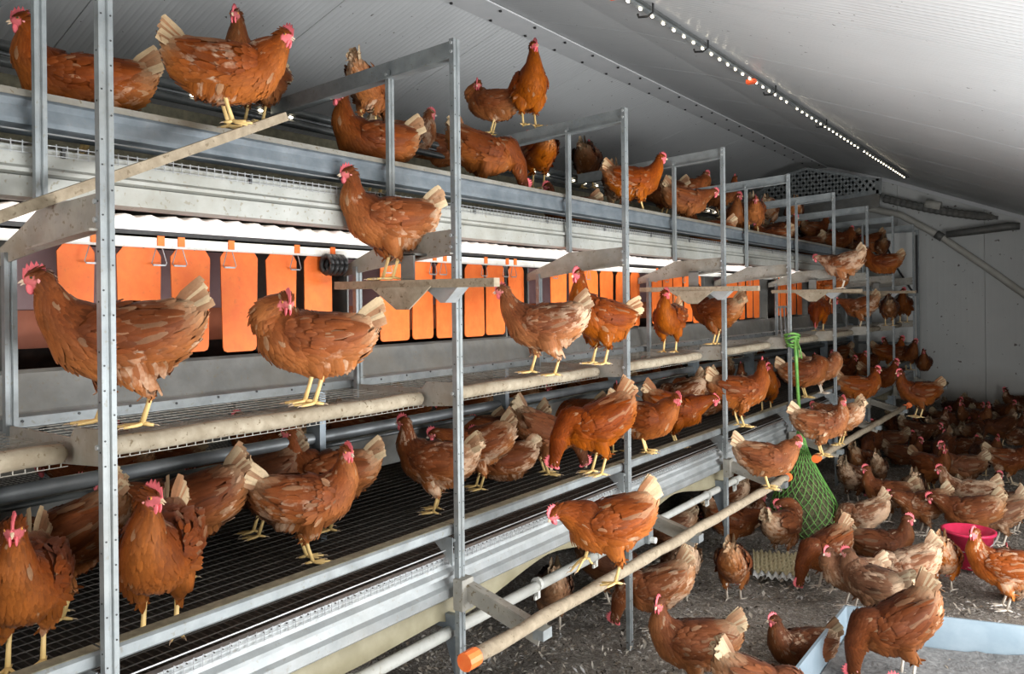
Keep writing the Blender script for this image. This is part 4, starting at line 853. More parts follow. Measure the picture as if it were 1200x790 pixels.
def loose_things():
    # sloping perch at the top left
    t = thing('sloping_perch', 'dirty square perch bar sloping up past the nearest post', 'perch', (-1.98, .5, 1.68)); mb = MB(); mb.bar((0, 0, 0), (0, 1.05, .492), .026, .026); put('bar', mb, 'pole_crust', t)
    # dust-bath tray
    t = thing('dust_bath_tray', 'pale blue-grey metal tray of dust standing on the litter', 'tray', (-.94, 3.06, .0)); w, l = 1.3, .93; h = .17; e = .012
    pts = [(0, -.75), (w, -.75+.16), (w, l+.27), (0, .84)]
    mb = MB(); rim = []
    def wall(p, q):
        p, q = np.array(p), np.array(q); d = unit(q-p); n = np.array([-d[1], d[0]])*e
        mb.add([(*p, 0), (*q, 0), (*(q+n), 0), (*(p+n), 0), (*p, h), (*q, h), (*(q+n), h), (*(p+n), h)], [(0, 1, 5, 4), (1, 2, 6, 5), (2, 3, 7, 6), (3, 0, 4, 7), (4, 5, 6, 7), (3, 2, 1, 0)], (1, 1, 1))
    for i in range(4): wall(pts[i], pts[(i+1) % 4])
    put('tray_wall', mb, 'tray_zinc', t)
    mb = MB(); mb.add([(*p, .012) for p in pts] + [(*p, .004) for p in pts], [(0, 1, 2, 3), (7, 6, 5, 4)], (1, 1, 1)); put('tray_base', mb, 'tray_zinc', t)
    mb = MB(); rng = np.random.default_rng(8); n = 36; V = []
    for j in range(n):
        for i in range(n):
            a, b = i/(n-1), j/(n-1); p = np.array(pts[0])*(1-a)*(1-b) + np.array(pts[1])*a*(1-b) + np.array(pts[2])*a*b + np.array(pts[3])*(1-a)*b; c = np.array((.65, .15)); p = c + (p-c)*.975
            V.append((*p, .036 + .03*(abs(a-.5)**2) + .012*math.sin(a*13+b*7) + rng.normal(0, .004)))
    mb.add(V, [(j*n+i, j*n+i+1, (j+1)*n+i+1, (j+1)*n+i) for j in range(n-1) for i in range(n-1)], (1, 1, 1)); put('dust', mb, 'dust', t, True, stuff=True)
    # bucket
    t = thing('pink_bucket', 'bright pink plastic feed bucket standing among the hens', 'bucket', (-.60, 5.42, 0)); mb = MB(); n = 28
    def ring(r, z): return [(r*math.cos(2*PI*i/n), r*math.sin(2*PI*i/n), z) for i in range(n)]
    rows = [ring(.10, 0), ring(.135, .20), ring(.147, .20), ring(.147, .215), ring(.132, .215), ring(.097, .01)]; V = [p for r_ in rows for p in r_]
    mb.add(V, [(k*n+i, k*n+(i+1) % n, (k+1)*n+(i+1) % n, (k+1)*n+i) for k in range(5) for i in range(n)] + [tuple(range(n))[::-1], tuple(5*n+i for i in range(n))], (1, 1, 1)); put('pail', mb, 'pink_plastic', t, True)
    mb = MB(); mb.tube([(.147*math.cos(a), .147*math.sin(a), .205 - .09*math.sin((a-PI)*1.0) ) for a in np.linspace(PI, 2*PI, 14)], .003, 5); put('handle', mb, 'wire', t, True)
    # egg tray
    t = thing('egg_tray', 'old yellowish pulp egg tray with ragged white rim on the litter', 'egg tray', (-1.50, 4.72, .012)); mb = MB(); n = 37; V = []
    for j in range(n):
        for i in range(n):
            x, y = (i/(n-1)-.5)*.30, (j/(n-1)-.5)*.30; V.append((x, y, .022 + .022*math.cos(i*PI/3)*math.cos(j*PI/3)))
    mb.add(V, [(j*n+i, j*n+i+1, (j+1)*n+i+1, (j+1)*n+i) for j in range(n-1) for i in range(n-1)], (1, 1, 1)); o = put('cups', mb, 'pulp', t, True)
    mb = MB(); k = 48
    for s0 in ((-.15, -.158), (.15, -.15)):
        pass
    V = []
    for i in range(k+1):
        x = -.155 + .31*i/k; V += [(x, -.152, .03 + .012*math.sin(i*1.05)), (x, -.172, .012 + .010*math.sin(i*1.05+.4)), (x, -.174, .006 + .010*math.sin(i*1.05+.4)), (x, -.152, .022 + .012*math.sin(i*1.05))]
    mb.add(V, [(i*4+j, (i+1)*4+j, (i+1)*4+(j+1) % 4, i*4+(j+1) % 4) for i in range(k) for j in range(4)], (1, 1, 1)); put('rim', mb, 'pulp_rim', t, True); t.rotation_euler = (.10, 0, .35)
    # hay net on the fifth post
    t = thing('hay_net', 'green knotted net of hay hanging from the fifth post by a strap', 'net', (-1.60, 5.50, 0)); prof = catmull([(.70, .022), (.62, .035), (.54, .06), (.44, .105), (.34, .155), (.24, .205), (.14, .225), (.05, .20), (.012, .15)], 26)
    mb = MB(); n = 20; m = len(prof); rng = np.random.default_rng(2)
    V = [((prof[i][1]-.012)*math.cos(2*PI*j/n)*(1+.05*math.sin(j*3+i)) + .03*(1-prof[i][0]/.7), (prof[i][1]-.012)*math.sin(2*PI*j/n)*(1+.05*math.sin(j*5-i)), prof[i][0]) for i in range(6, m) for j in range(n)]
    m2 = m-6; mb.add(V, [(i*n+j, (i+1)*n+j, (i+1)*n+(j+1) % n, i*n+(j+1) % n) for i in range(m2-1) for j in range(n)] + [tuple(range(n))[::-1] if False else tuple(range(n)), tuple((m2-1)*n+j for j in range(n))[::-1]], (1, 1, 1)); put('hay', mb, 'hay', t, True)
    mb = MB(); S = 24
    for sg in (1, -1):
        for s_ in range(S):
            pts = []
            for i in range(m):
                a = 2*PI*s_/S + sg*i*.115 + .05*math.sin(i*.9+s_); r_ = prof[i][1]; pts.append((r_*math.cos(a) + .03*(1-prof[i][0]/.7), r_*math.sin(a), prof[i][0]))
            mb.tube(pts, .0024, 3)
    put('netting', mb, 'green_net', t, True, stuff=True)
    mb = MB(); mb.tube([(0, 0, .69), (-.03, .08, .82), (-.085, .235, 1.02), (-.095, .245, 1.20), (-.10, .25, 1.33)], [.024, .013, .012, .013, .016], 8); put('strap', mb, 'green_net', t, True)
    mb = MB(); c = np.array((-.13, .275, 1.31))
    for k in range(5):
        a = np.linspace(0, 2*PI, 14); R = .036 + .004*k; mb.tube([c + (R*math.cos(q), R*math.sin(q), -.05 + .022*k + .008*math.sin(q*2+k)) for q in a], .008, 5)
    mb.tube([c + (.04, -.03, 0), c + (.07, -.05, -.06), c + (.075, -.03, -.13), c + (.055, -.035, -.12), c + (.05, -.04, -.02)], .005, 5); put('knot', mb, 'green_net', t, True)
    # black ribbed hose by the second inner post
    t = thing('hose_coil', 'short black ribbed hose by the second inner post beneath the rail', 'hose', (-2.27, 1.96, 1.745)); mb = MB()
    for k in range(4): a = np.linspace(0, 2*PI, 12); mb.tube([(.03*math.cos(q), .022*k, .032*math.sin(q)) for q in a], .010, 6)
    put('coil', mb, 'black_rubber', t, True)
    # wooden steps climbing to the far walkway
    t = thing('wire_ladder', 'thin wire ladder slanting up to the far middle walkway', 'ladder', (-1.95, 6.55, 1.30)); mb = MB()
    for y in (0, .10, .20): mb.bar((0, y-.30, .0), (-.12, y+.04, .24), .012, .012)
    mb.bar((-.13, .0, .235), (-.13, .30, .235), .016, .016)
    put('rod', mb, 'galvanised', t, stuff=True)

hen_mats(); struct_mats()
building(); ceiling_lamps(); end_wall_fittings(); frames(); tiers(); low_perches(); loose_things()

# ------------------------------------------------------------------ every hen: place, heading, pose, plumage
for (x, y, z, yaw, pose, tone, red, white, size, far, label, group, pitch) in [
    (-2.38, 1.138, 2.03, 244, 'alert', 1.0, 0.6, 0.23, 1.05, False, 'big rust hen on the top tier behind the two nearest posts', 'hens on the top tier', 0),
    (-1.985, 1.363, 2.112, 51, 'crouch', 1.0, 0.6, 0.53, 0.95, False, 'rust hen with white tail perched on the end of the sloping bar', 'hens on the top tier', 0),
    (-2.62, 1.906, 2.3, 289, 'upright', 0.55, 0.5, 0.18, 1.0, False, 'dark hen peering over from behind the hen on the sloping bar', 'hens on the top tier', 0),
    (-2.82, 2.714, 2.44, 106, 'peck', 1.0, 0.5, 0.43, 0.95, False, 'hen seen from behind, tail up, standing on the pipes above', 'hens on the top tier', 0),
    (-2.33, 2.262, 2.03, 251, 'alert', 0.72, 0.6, 0.13, 1.05, False, 'dark red-brown hen with upright pink comb behind the top feeder', 'hens on the top tier', 0),
    (-2.88, 3.028, 2.36, 59, 'sit', 1.0, 0.4, 1, 1.0, False, 'hen with cream and white back by the second frame inner post', 'hens on the top tier', 0),
    (-2.86, 3.24, 2.33, 61, 'sit', 0.85, 0.5, 0.43, 1.0, False, 'brown hen sitting on the pipes just left of the second post', 'hens on the top tier', 0),
    (-2.34, 2.988, 2.1, 43, 'peck', 0.7, 0.6, 0.18, 1.05, False, 'dark brown hen bending down just right of the second post', 'hens on the top tier', 0),
    (-2.547, 3.33, 2.485, 197, 'tuck', 0.85, 0.5, 0.28, 0.9, False, 'hen with tucked head standing on the third top bar, left one', 'hens on the top tier', 0),
    (-2.306, 3.33, 2.492, 320, 'upright', 0.95, 0.7, 0.13, 0.98, False, 'upright hen on the third top bar, right one, facing the aisle', 'hens on the top tier', 0),
    (-2.62, 3.866, 2.27, 144, 'hunch', 0.8, 0.8, 0.1, 1.05, False, 'plump rust hen seen from behind below the third top bar', 'hens on the top tier', 0),
    (-2.72, 4.606, 2.36, 111, 'hunch', 0.4, 0.5, 0.1, 1.0, False, 'very dark hen between the third inner post and third post', 'hens on the top tier', 0),
    (-2.32, 3.726, 2.0, 232, 'sit', 0.5, 0.5, 0.13, 0.95, False, 'small dark hen low behind the third inner post', 'hens on the top tier', 0),
    (-2.42, 4.491, 2.14, 108, 'preen', 0.95, 0.5, 0.83, 1.0, False, 'pale-rumped hen seen from behind, just behind the third post', 'hens on the top tier', 0),
    (-2.22, 4.314, 2.115, 37, 'walk', 1.0, 0.7, 0.23, 1.0, False, 'rust hen stepping along the top feeder just right of the third post', 'hens on the top tier', 0),
    (-2.62, 5.553, 2.22, 225, 'alert', 0.6, 0.5, 0.13, 1.0, False, 'dark hen with pink comb left of the fourth inner post', 'hens on the top tier', 0),
    (-2.3, 5.263, 2.1, 44, 'lean', 0.85, 0.5, 0.18, 1.0, False, 'rust hen stretching its pink face forward right of the fourth inner post', 'hens on the top tier', 0),
    (-2.75, 6.4, 2.36, 23, 'hunch', 0.95, 0.5, 0.58, 1.0, True, 'cream-flecked hen behind the stretching hen on the top tier', 'hens on the top tier', 0),
    (-2.28, 5.619, 2.0, 212, 'sit', 0.85, 0.5, 0.38, 1.0, False, 'small hen low by the top feeder left of the fourth post', 'hens on the top tier', 0),
    (-2.68, 6.882, 2.34, 31, 'left', 0.75, 0.5, 0.28, 1.0, True, 'hen half hidden behind the fourth post on the top tier', 'hens on the top tier', 0),
    (-2.36, 6.359, 2.08, 300, 'left', 0.7, 0.5, 0.13, 1.0, True, 'dark hen with pale pink face right of the fourth post', 'hens on the top tier', 0),
    (-2.2, 6.349, 2.12, 294, 'lean', 0.95, 0.5, 0.18, 1.0, True, 'rust hen with yellow legs on the feeder right of the fifth inner post', 'hens on the top tier', 0),
    (-2.65, 8.133, 2.32, 98, 'preen', 1.0, 0.5, 0.78, 1.0, True, 'pale-backed hen behind the fifth frame on the top tier', 'hens on the top tier', 0),
    (-2.3, 7.082, 2.05, 218, 'sit', 0.85, 0.5, 0.38, 1.0, True, 'hen sitting on the feeder left of the fifth post', 'hens on the top tier', 0),
    (-2.5, 8.438, 2.28, 117, 'peck', 0.9, 0.5, 0.58, 1.0, True, 'light hen seen from behind just right of the fifth post', 'hens on the top tier', 0),
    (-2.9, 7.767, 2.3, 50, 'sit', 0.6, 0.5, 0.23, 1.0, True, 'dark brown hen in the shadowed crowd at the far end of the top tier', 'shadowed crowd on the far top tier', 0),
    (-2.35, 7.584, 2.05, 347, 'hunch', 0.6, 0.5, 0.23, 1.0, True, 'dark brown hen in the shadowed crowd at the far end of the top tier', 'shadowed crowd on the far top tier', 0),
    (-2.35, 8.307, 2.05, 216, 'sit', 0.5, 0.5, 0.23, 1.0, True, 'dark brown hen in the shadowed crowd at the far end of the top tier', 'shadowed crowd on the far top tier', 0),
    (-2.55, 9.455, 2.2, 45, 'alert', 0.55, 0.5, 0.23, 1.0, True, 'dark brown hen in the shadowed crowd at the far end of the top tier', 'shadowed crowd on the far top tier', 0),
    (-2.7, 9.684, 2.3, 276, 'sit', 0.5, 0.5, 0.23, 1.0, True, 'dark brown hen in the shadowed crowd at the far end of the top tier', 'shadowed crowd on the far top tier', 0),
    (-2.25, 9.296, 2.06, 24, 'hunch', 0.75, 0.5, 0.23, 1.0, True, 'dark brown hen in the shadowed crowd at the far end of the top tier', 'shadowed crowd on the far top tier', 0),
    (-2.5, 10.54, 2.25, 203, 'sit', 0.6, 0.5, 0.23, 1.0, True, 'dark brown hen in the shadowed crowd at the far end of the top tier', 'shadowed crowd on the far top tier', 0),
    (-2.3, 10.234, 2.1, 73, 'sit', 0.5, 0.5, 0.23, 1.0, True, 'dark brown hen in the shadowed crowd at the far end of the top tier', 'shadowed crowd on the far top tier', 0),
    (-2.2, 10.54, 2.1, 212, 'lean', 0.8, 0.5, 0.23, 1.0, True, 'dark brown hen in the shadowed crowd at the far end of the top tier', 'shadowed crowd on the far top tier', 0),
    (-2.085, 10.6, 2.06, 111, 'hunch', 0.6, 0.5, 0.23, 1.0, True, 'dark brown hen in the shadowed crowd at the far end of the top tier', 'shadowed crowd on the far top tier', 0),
    (-2.742, 10.6, 2.35, 105, 'sit', 0.4, 0.5, 0.23, 1.0, True, 'dark brown hen in the shadowed crowd at the far end of the top tier', 'shadowed crowd on the far top tier', 0),
    (-1.985, 1.991, 1.681, 242, 'alert', 1.02, 0.5, 0.48, 1.0, False, 'white-patched hen on the cross perch of the second frame, facing left', 'hens on the middle walkway', 0),
    (-1.953, 1.022, 1.3, 242, 'walk', 0.92, 0.5, 0.43, 1.06, False, 'big brown hen on the middle walkway behind the nearest post, facing left', 'hens on the middle walkway', 0),
    (-1.888, 1.562, 1.3, 240, 'tuck', 1.0, 0.5, 0.43, 1.06, False, 'rust hen on the middle walkway with face turned to the aisle', 'hens on the middle walkway', 0),
    (-1.801, 2.684, 1.3, 214, 'walk', 1.05, 0.4, 0.68, 1.0, False, 'light hen with cream tail on the middle walkway, facing left', 'hens on the middle walkway', 0),
    (-1.73, 3.012, 1.325, 245, 'upright', 0.85, 0.7, 0.11, 1.0, False, 'red-brown hen on the third arm with no pale feathers', 'hens on the middle walkway', 0),
    (-1.964, 4.234, 1.3, 280, 'left', 0.85, 0.7, 0.13, 0.95, False, 'rust hen facing the aisle on the walkway right of the third post', 'hens on the middle walkway', 0),
    (-1.899, 4.754, 1.32, 172, 'alert', 0.7, 0.6, 0.33, 1.0, False, 'dark hen by the fourth post on the walkway, pale tail to the right', 'hens on the middle walkway', 0),
    (-1.663, 6.944, 1.682, 179, 'lean', 1.0, 0.4, 0.88, 1.0, True, 'cream-breasted hen on the outer end of the sixth frame cross perch', 'hens on the middle walkway', 0),
    (-2.06, 8.086, 1.545, 184, 'lean', 0.95, 0.6, 0.38, 1.0, True, 'rust hen on the wire ladder below the sixth cross perch', 'hens on the middle walkway', 0),
    (-2.25, 9.296, 1.84, 214, 'sit', 0.7, 0.6, 0.13, 1.0, True, 'dark red hen on the sixth arm above the cross perch', 'hens on the middle walkway', 0),
    (-2.043, 7.65, 1.3, 275, 'peck', 0.8, 0.7, 0.18, 0.95, True, 'red hen on the walkway below the sixth cross perch', 'hens on the middle walkway', 0),
    (-1.912, 8.678, 1.3, 177, 'lean', 0.8, 0.5, 0.58, 1.05, True, 'hen with pale belly on the walkway left of the seventh post', 'hens on the middle walkway', 0),
    (-1.755, 9.299, 1.3, 101, 'hunch', 0.5, 0.5, 0.18, 1.05, True, 'dark hen on the far walkway between the seventh and eighth posts', 'hens on the middle walkway', 0),
    (-1.838, 10.6, 1.3, 275, 'left', 0.5, 0.6, 0.18, 1.1, True, 'dark hen facing the aisle on the last walkway near the end panel', 'hens on the middle walkway', 0),
    (-1.628, 8.3, 1.84, 191, 'sit', 0.6, 0.6, 0.18, 1.0, True, 'dim hen sitting on the seventh arm', 'hens on the middle walkway', 0),
    (-2.099, 0.857, 0.725, 330, 'alert', 0.75, 0.6, 0.23, 1.02, False, 'hen at the left picture edge facing the aisle behind the rail', 'hens on the lower tier', 0),
    (-2.003, 1.145, 0.725, 318, 'left', 0.72, 0.6, 0.11, 1.12, False, 'plump red-brown hen facing the aisle, head turned left, by the nearest post', 'hens on the lower tier', 0),
    (-2.351, 1.056, 0.725, 238, 'peck', 0.75, 0.5, 0.38, 1.05, False, 'brown hen behind the left-edge hen, pale tail against the nearest post', 'hens on the lower tier', 0),
    (-2.376, 1.452, 0.725, 236, 'lean', 0.7, 0.5, 0.33, 1.1, False, 'large dark brown hen with fluffy belly behind the plump one', 'hens on the lower tier', 0),
    (-2.156, 1.769, 0.725, 55, 'right', 0.98, 0.5, 0.48, 1.02, False, 'orange-brown hen facing right at the rail with cream tail behind it', 'hens on the lower tier', 0),
    (-2.397, 2.066, 0.725, 227, 'alert', 0.85, 0.5, 0.2, 1.05, False, 'rust hen facing left behind the orange-brown hen, round cream tail end', 'hens on the lower tier', 0),
    (-2.56, 1.854, 0.725, 236, 'lean', 0.5, 0.4, 0.13, 1.05, False, 'dark hen in shade between the two rust hens', 'hens on the lower tier', 0),
    (-2.223, 2.489, 0.725, 200, 'alert', 0.75, 0.5, 0.63, 1.02, False, 'hen seen from behind with raised cream tail left of the second post', 'hens on the lower tier', 0),
    (-2.327, 2.911, 0.725, 223, 'lean', 0.9, 0.5, 0.58, 1.0, False, 'rust hen with fluffy pale rump right of the second post', 'hens on the lower tier', 0),
    (-2.392, 3.299, 0.725, 216, 'lean', 0.42, 0.5, 0.13, 1.0, False, 'very dark hen feeding left at the trough behind the pale-rumped hen', 'hens on the lower tier', 0),
    (-2.236, 3.345, 0.725, 39, 'peck', 0.75, 0.4, 0.28, 1.05, False, 'speckled brown hen pecking down towards the rail', 'hens on the lower tier', 0),
    (-1.755, 3.029, 0.84, 230, 'peck', 0.92, 0.7, 0.1, 1.08, False, 'big smooth rust hen bowing on the front rail left of the third post', 'hens on the lower tier', 0),
    (-2.534, 4.094, 0.725, 214, 'alert', 0.6, 0.6, 0.13, 0.98, False, 'dark-bodied hen with raised comb behind the bowing rust hen', 'hens on the lower tier', 0),
    (-2.202, 4.052, 0.725, 123, 'alert', 0.85, 0.5, 0.68, 1.0, False, 'pale-tailed hen hidden behind the third post', 'hens on the lower tier', 0),
    (-1.808, 3.606, 0.84, 12, 'crouch', 0.85, 0.6, 0.28, 1.0, False, 'hen crouching on the rail right of the third post, head out to the aisle', 'hens on the lower tier', 0),
    (-2.014, 4.417, 0.725, 24, 'lean', 0.82, 0.7, 0.16, 1.08, False, 'rust hen leaning right with bright pink face behind the rail', 'hens on the lower tier', 0),
    (-1.698, 4.64, 0.84, 35, 'left', 0.82, 0.6, 0.2, 1.05, False, 'round hen squatting on the rail right of the fourth post', 'hens on the lower tier', 0),
    (-2.587, 5.323, 0.725, 216, 'sit', 0.85, 0.5, 0.28, 1.0, False, 'orange-backed hen in the middle of the crowd behind the third bay rail', 'hens on the lower tier', 0),
    (-2.374, 5.326, 0.725, 199, 'peck', 0.75, 0.5, 0.78, 1.0, False, 'hen with cream tail tuft in the third bay crowd', 'hens on the lower tier', 0),
    (-2.368, 5.717, 0.725, 32, 'sit', 0.6, 0.5, 0.68, 1.0, False, 'dusky hen behind the fourth post with pale tail edge', 'hens on the lower tier', 0),
    (-3.004, 6.634, 0.725, 119, 'upright', 0.5, 0.6, 0.13, 1.0, True, 'dark hen with two-lobed pink face at the feeder in the third bay', 'hens on the lower tier', 0),
    (-2.213, 6.092, 0.725, 115, 'alert', 0.7, 0.5, 0.48, 0.95, False, 'brown hen with speckled neck behind the squatting hen', 'hens on the lower tier', 0),
    (-2.055, 6.184, 0.725, 303, 'right', 0.7, 0.7, 0.11, 1.0, False, 'upright dark hen looking right, left of the green strap', 'hens on the lower tier', 0),
    (-1.781, 6.268, 0.84, 16, 'tuck', 0.85, 0.5, 0.38, 1.05, False, 'brown hen on the rail right of the green strap, tail to the left', 'hens on the lower tier', 0),
    (-1.752, 6.617, 0.84, 355, 'preen', 0.95, 0.4, 0.88, 1.0, True, 'cream-breasted hen preening on the rail left of the sixth post', 'hens on the lower tier', 0),
    (-2.182, 9.48, 0.725, 13, 'sit', 0.75, 0.6, 0.38, 1.05, True, 'rust hen with white tail tuft right of the sixth post', 'hens on the lower tier', 0),
    (-1.637, 7.412, 0.725, 22, 'sit', 0.8, 0.6, 0.18, 1.05, True, 'round red hen low on the rail left of the seventh post', 'hens on the lower tier', 0),
    (-2.004, 10.6, 0.725, 11, 'alert', 0.75, 0.6, 0.18, 1.05, True, 'rust hen with pink face right of the seventh post', 'hens on the lower tier', 0),
    (-1.672, 8.428, 0.725, 1, 'sit', 0.6, 0.6, 0.18, 1.05, True, 'low dark hen on the rail before the eighth post', 'hens on the lower tier', 0),
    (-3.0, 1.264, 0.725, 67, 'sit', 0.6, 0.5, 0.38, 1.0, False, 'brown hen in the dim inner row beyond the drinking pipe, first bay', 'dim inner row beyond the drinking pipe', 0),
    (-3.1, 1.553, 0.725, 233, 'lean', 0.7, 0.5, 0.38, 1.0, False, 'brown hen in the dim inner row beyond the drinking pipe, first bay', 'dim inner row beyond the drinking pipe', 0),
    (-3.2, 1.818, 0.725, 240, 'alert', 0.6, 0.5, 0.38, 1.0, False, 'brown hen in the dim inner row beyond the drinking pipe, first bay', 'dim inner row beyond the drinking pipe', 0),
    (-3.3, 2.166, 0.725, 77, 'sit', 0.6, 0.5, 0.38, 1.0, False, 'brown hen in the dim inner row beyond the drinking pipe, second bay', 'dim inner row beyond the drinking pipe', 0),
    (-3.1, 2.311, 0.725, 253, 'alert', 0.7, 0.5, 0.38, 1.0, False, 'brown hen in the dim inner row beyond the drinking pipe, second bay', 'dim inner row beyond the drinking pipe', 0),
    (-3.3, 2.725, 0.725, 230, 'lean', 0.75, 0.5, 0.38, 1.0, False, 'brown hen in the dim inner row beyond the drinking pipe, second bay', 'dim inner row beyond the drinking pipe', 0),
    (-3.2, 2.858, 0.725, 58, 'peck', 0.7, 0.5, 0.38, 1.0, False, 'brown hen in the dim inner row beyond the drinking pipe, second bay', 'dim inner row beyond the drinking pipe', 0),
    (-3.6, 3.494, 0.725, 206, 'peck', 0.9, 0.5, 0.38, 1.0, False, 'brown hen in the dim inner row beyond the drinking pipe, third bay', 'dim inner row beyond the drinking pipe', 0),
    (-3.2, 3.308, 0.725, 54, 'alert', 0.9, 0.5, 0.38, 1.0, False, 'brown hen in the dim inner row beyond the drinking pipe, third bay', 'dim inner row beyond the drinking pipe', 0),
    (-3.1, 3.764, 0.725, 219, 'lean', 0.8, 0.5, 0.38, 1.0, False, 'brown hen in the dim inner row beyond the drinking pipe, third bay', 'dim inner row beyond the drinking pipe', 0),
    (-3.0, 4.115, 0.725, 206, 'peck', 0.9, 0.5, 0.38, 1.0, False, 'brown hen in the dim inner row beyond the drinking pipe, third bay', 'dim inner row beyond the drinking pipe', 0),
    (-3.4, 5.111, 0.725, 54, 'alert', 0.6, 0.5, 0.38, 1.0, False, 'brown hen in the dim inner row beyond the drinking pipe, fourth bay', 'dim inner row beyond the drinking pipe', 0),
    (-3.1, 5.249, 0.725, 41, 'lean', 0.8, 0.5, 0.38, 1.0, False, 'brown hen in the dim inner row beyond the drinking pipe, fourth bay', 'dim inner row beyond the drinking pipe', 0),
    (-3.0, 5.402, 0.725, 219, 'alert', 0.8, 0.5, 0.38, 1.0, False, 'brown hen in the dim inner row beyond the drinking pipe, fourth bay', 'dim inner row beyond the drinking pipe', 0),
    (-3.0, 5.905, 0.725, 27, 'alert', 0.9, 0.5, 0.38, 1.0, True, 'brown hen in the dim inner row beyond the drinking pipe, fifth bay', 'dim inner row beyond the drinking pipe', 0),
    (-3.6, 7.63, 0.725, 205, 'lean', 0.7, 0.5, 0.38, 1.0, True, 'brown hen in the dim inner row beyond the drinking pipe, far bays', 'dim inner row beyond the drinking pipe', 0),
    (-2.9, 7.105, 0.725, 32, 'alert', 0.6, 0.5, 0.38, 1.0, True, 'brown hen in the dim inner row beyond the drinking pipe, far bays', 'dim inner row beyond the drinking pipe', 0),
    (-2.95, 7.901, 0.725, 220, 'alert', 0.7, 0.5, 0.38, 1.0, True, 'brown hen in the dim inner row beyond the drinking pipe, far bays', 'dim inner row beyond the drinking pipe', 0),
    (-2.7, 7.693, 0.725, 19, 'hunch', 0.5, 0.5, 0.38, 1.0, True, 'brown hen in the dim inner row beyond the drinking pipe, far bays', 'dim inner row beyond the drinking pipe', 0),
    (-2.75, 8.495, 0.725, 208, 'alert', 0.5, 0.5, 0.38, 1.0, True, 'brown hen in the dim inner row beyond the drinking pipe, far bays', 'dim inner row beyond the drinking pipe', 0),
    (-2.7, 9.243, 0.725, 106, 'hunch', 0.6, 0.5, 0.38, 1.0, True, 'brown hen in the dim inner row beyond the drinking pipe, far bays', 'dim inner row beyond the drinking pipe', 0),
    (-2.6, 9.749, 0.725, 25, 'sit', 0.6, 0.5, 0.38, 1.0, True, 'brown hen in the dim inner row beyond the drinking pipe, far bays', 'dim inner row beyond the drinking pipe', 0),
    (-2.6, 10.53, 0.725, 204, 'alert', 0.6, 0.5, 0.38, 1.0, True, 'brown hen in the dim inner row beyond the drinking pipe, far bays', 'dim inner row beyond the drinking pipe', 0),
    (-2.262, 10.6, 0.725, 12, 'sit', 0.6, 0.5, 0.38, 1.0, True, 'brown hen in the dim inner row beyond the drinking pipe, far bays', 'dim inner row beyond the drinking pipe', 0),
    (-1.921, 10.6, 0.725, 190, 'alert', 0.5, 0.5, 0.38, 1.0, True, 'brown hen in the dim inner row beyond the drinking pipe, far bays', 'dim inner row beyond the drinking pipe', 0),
    (-1.789, 10.6, 0.725, 310, 'left', 0.55, 0.5, 0.18, 1.0, True, 'dark hen facing out beside the eighth post', 'hens on the lower tier', 0),
    (-1.622, 10.6, 0.725, 279, 'sit', 0.5, 0.5, 0.18, 1.0, True, 'last dark hen on the lower tier by the end panel', 'hens on the lower tier', 0),
    (-2.75, 5.94, 0.725, 30, 'sit', 0.65, 0.5, 0.38, 1.0, True, 'brown hen resting by the trough in the third bay', 'hens on the lower tier', 0),
    (-2.45, 5.702, 0.725, 213, 'lean', 0.7, 0.5, 0.53, 1.0, False, 'pale-tailed brown hen left of the fourth post', 'hens on the lower tier', 0),
    (-2.6, 6.463, 0.725, 192, 'peck', 0.6, 0.5, 0.38, 1.0, True, 'brown hen tail-on just left of the fourth post', 'hens on the lower tier', 0),
    (-2.3, 6.123, 0.725, 31, 'sit', 0.7, 0.5, 0.38, 1.0, True, 'rust hen resting right behind the fourth post', 'hens on the lower tier', 0),
    (-2.62, 3.181, 0.725, 214, 'alert', 0.6, 0.5, 0.28, 1.0, False, 'dark hen hidden behind the second post', 'hens on the lower tier', 0),
    (-2.35, 3.117, 0.725, 227, 'sit', 0.6, 0.5, 0.58, 1.0, False, 'low hen between the pale-rumped hen and the dark feeder', 'hens on the lower tier', 0),
    (-2.75, 2.149, 0.725, 237, 'sit', 0.5, 0.5, 0.18, 1.0, False, 'dark hen low at the trough in the first bay', 'hens on the lower tier', 0),
    (-2.15, 8.883, 0.725, 24, 'sit', 0.6, 0.5, 0.28, 1.0, True, 'dark hen on the lower tier behind the sixth post', 'hens on the lower tier', 0),
    (-1.376, 2.451, 0.612, 229, 'step', 1.02, 0.6, 0.2, 1.0, False, 'rust hen striding along the near perch pole with one foot raised', 'hens on the perch poles', 0),
    (-1.401, 4.225, 0.592, 13, 'crouch', 1.08, 0.4, 0.48, 0.95, False, 'orange hen crouching at the capped far end of the near perch pole', 'hens on the perch poles', 0),
    (-1.396, 5.256, 0.598, 15, 'right', 1.12, 0.4, 0.63, 1.0, False, 'cream-flecked hen at the capped near end of the second perch pole', 'hens on the perch poles', 0),
    (-1.387, 5.692, 0.598, 164, 'lean', 1.1, 0.4, 0.58, 0.95, False, 'pale-tailed orange hen behind the cream-flecked one on the pole', 'hens on the perch poles', 0),
    (-1.204, 7.549, 0.575, 209, 'alert', 0.5, 0.6, 0.11, 1.05, True, 'dark hen alone on the far low perch near the end wall', 'hens on the perch poles', 0),
    (-2.132, 3.235, 0, 128, 'peck', 0.69, 0.17, 0.27, 1.0, False, 'headless-looking dusty brown hen under the near perch pole, seen from behind', 'hens on the litter floor', 0),
    (-2.086, 3.694, 0, 29, 'peck', 0.51, 0.34, 0.27, 1.0, False, 'dark hen feeding behind the third post foot, pink comb low', 'hens on the litter floor', 0),
    (-2.099, 4.44, 0, 203, 'lean', 0.51, 0.26, 0.32, 1.05, False, 'dark dusty hen below the lower tier at the gear plate', 'hens on the litter floor', 0),
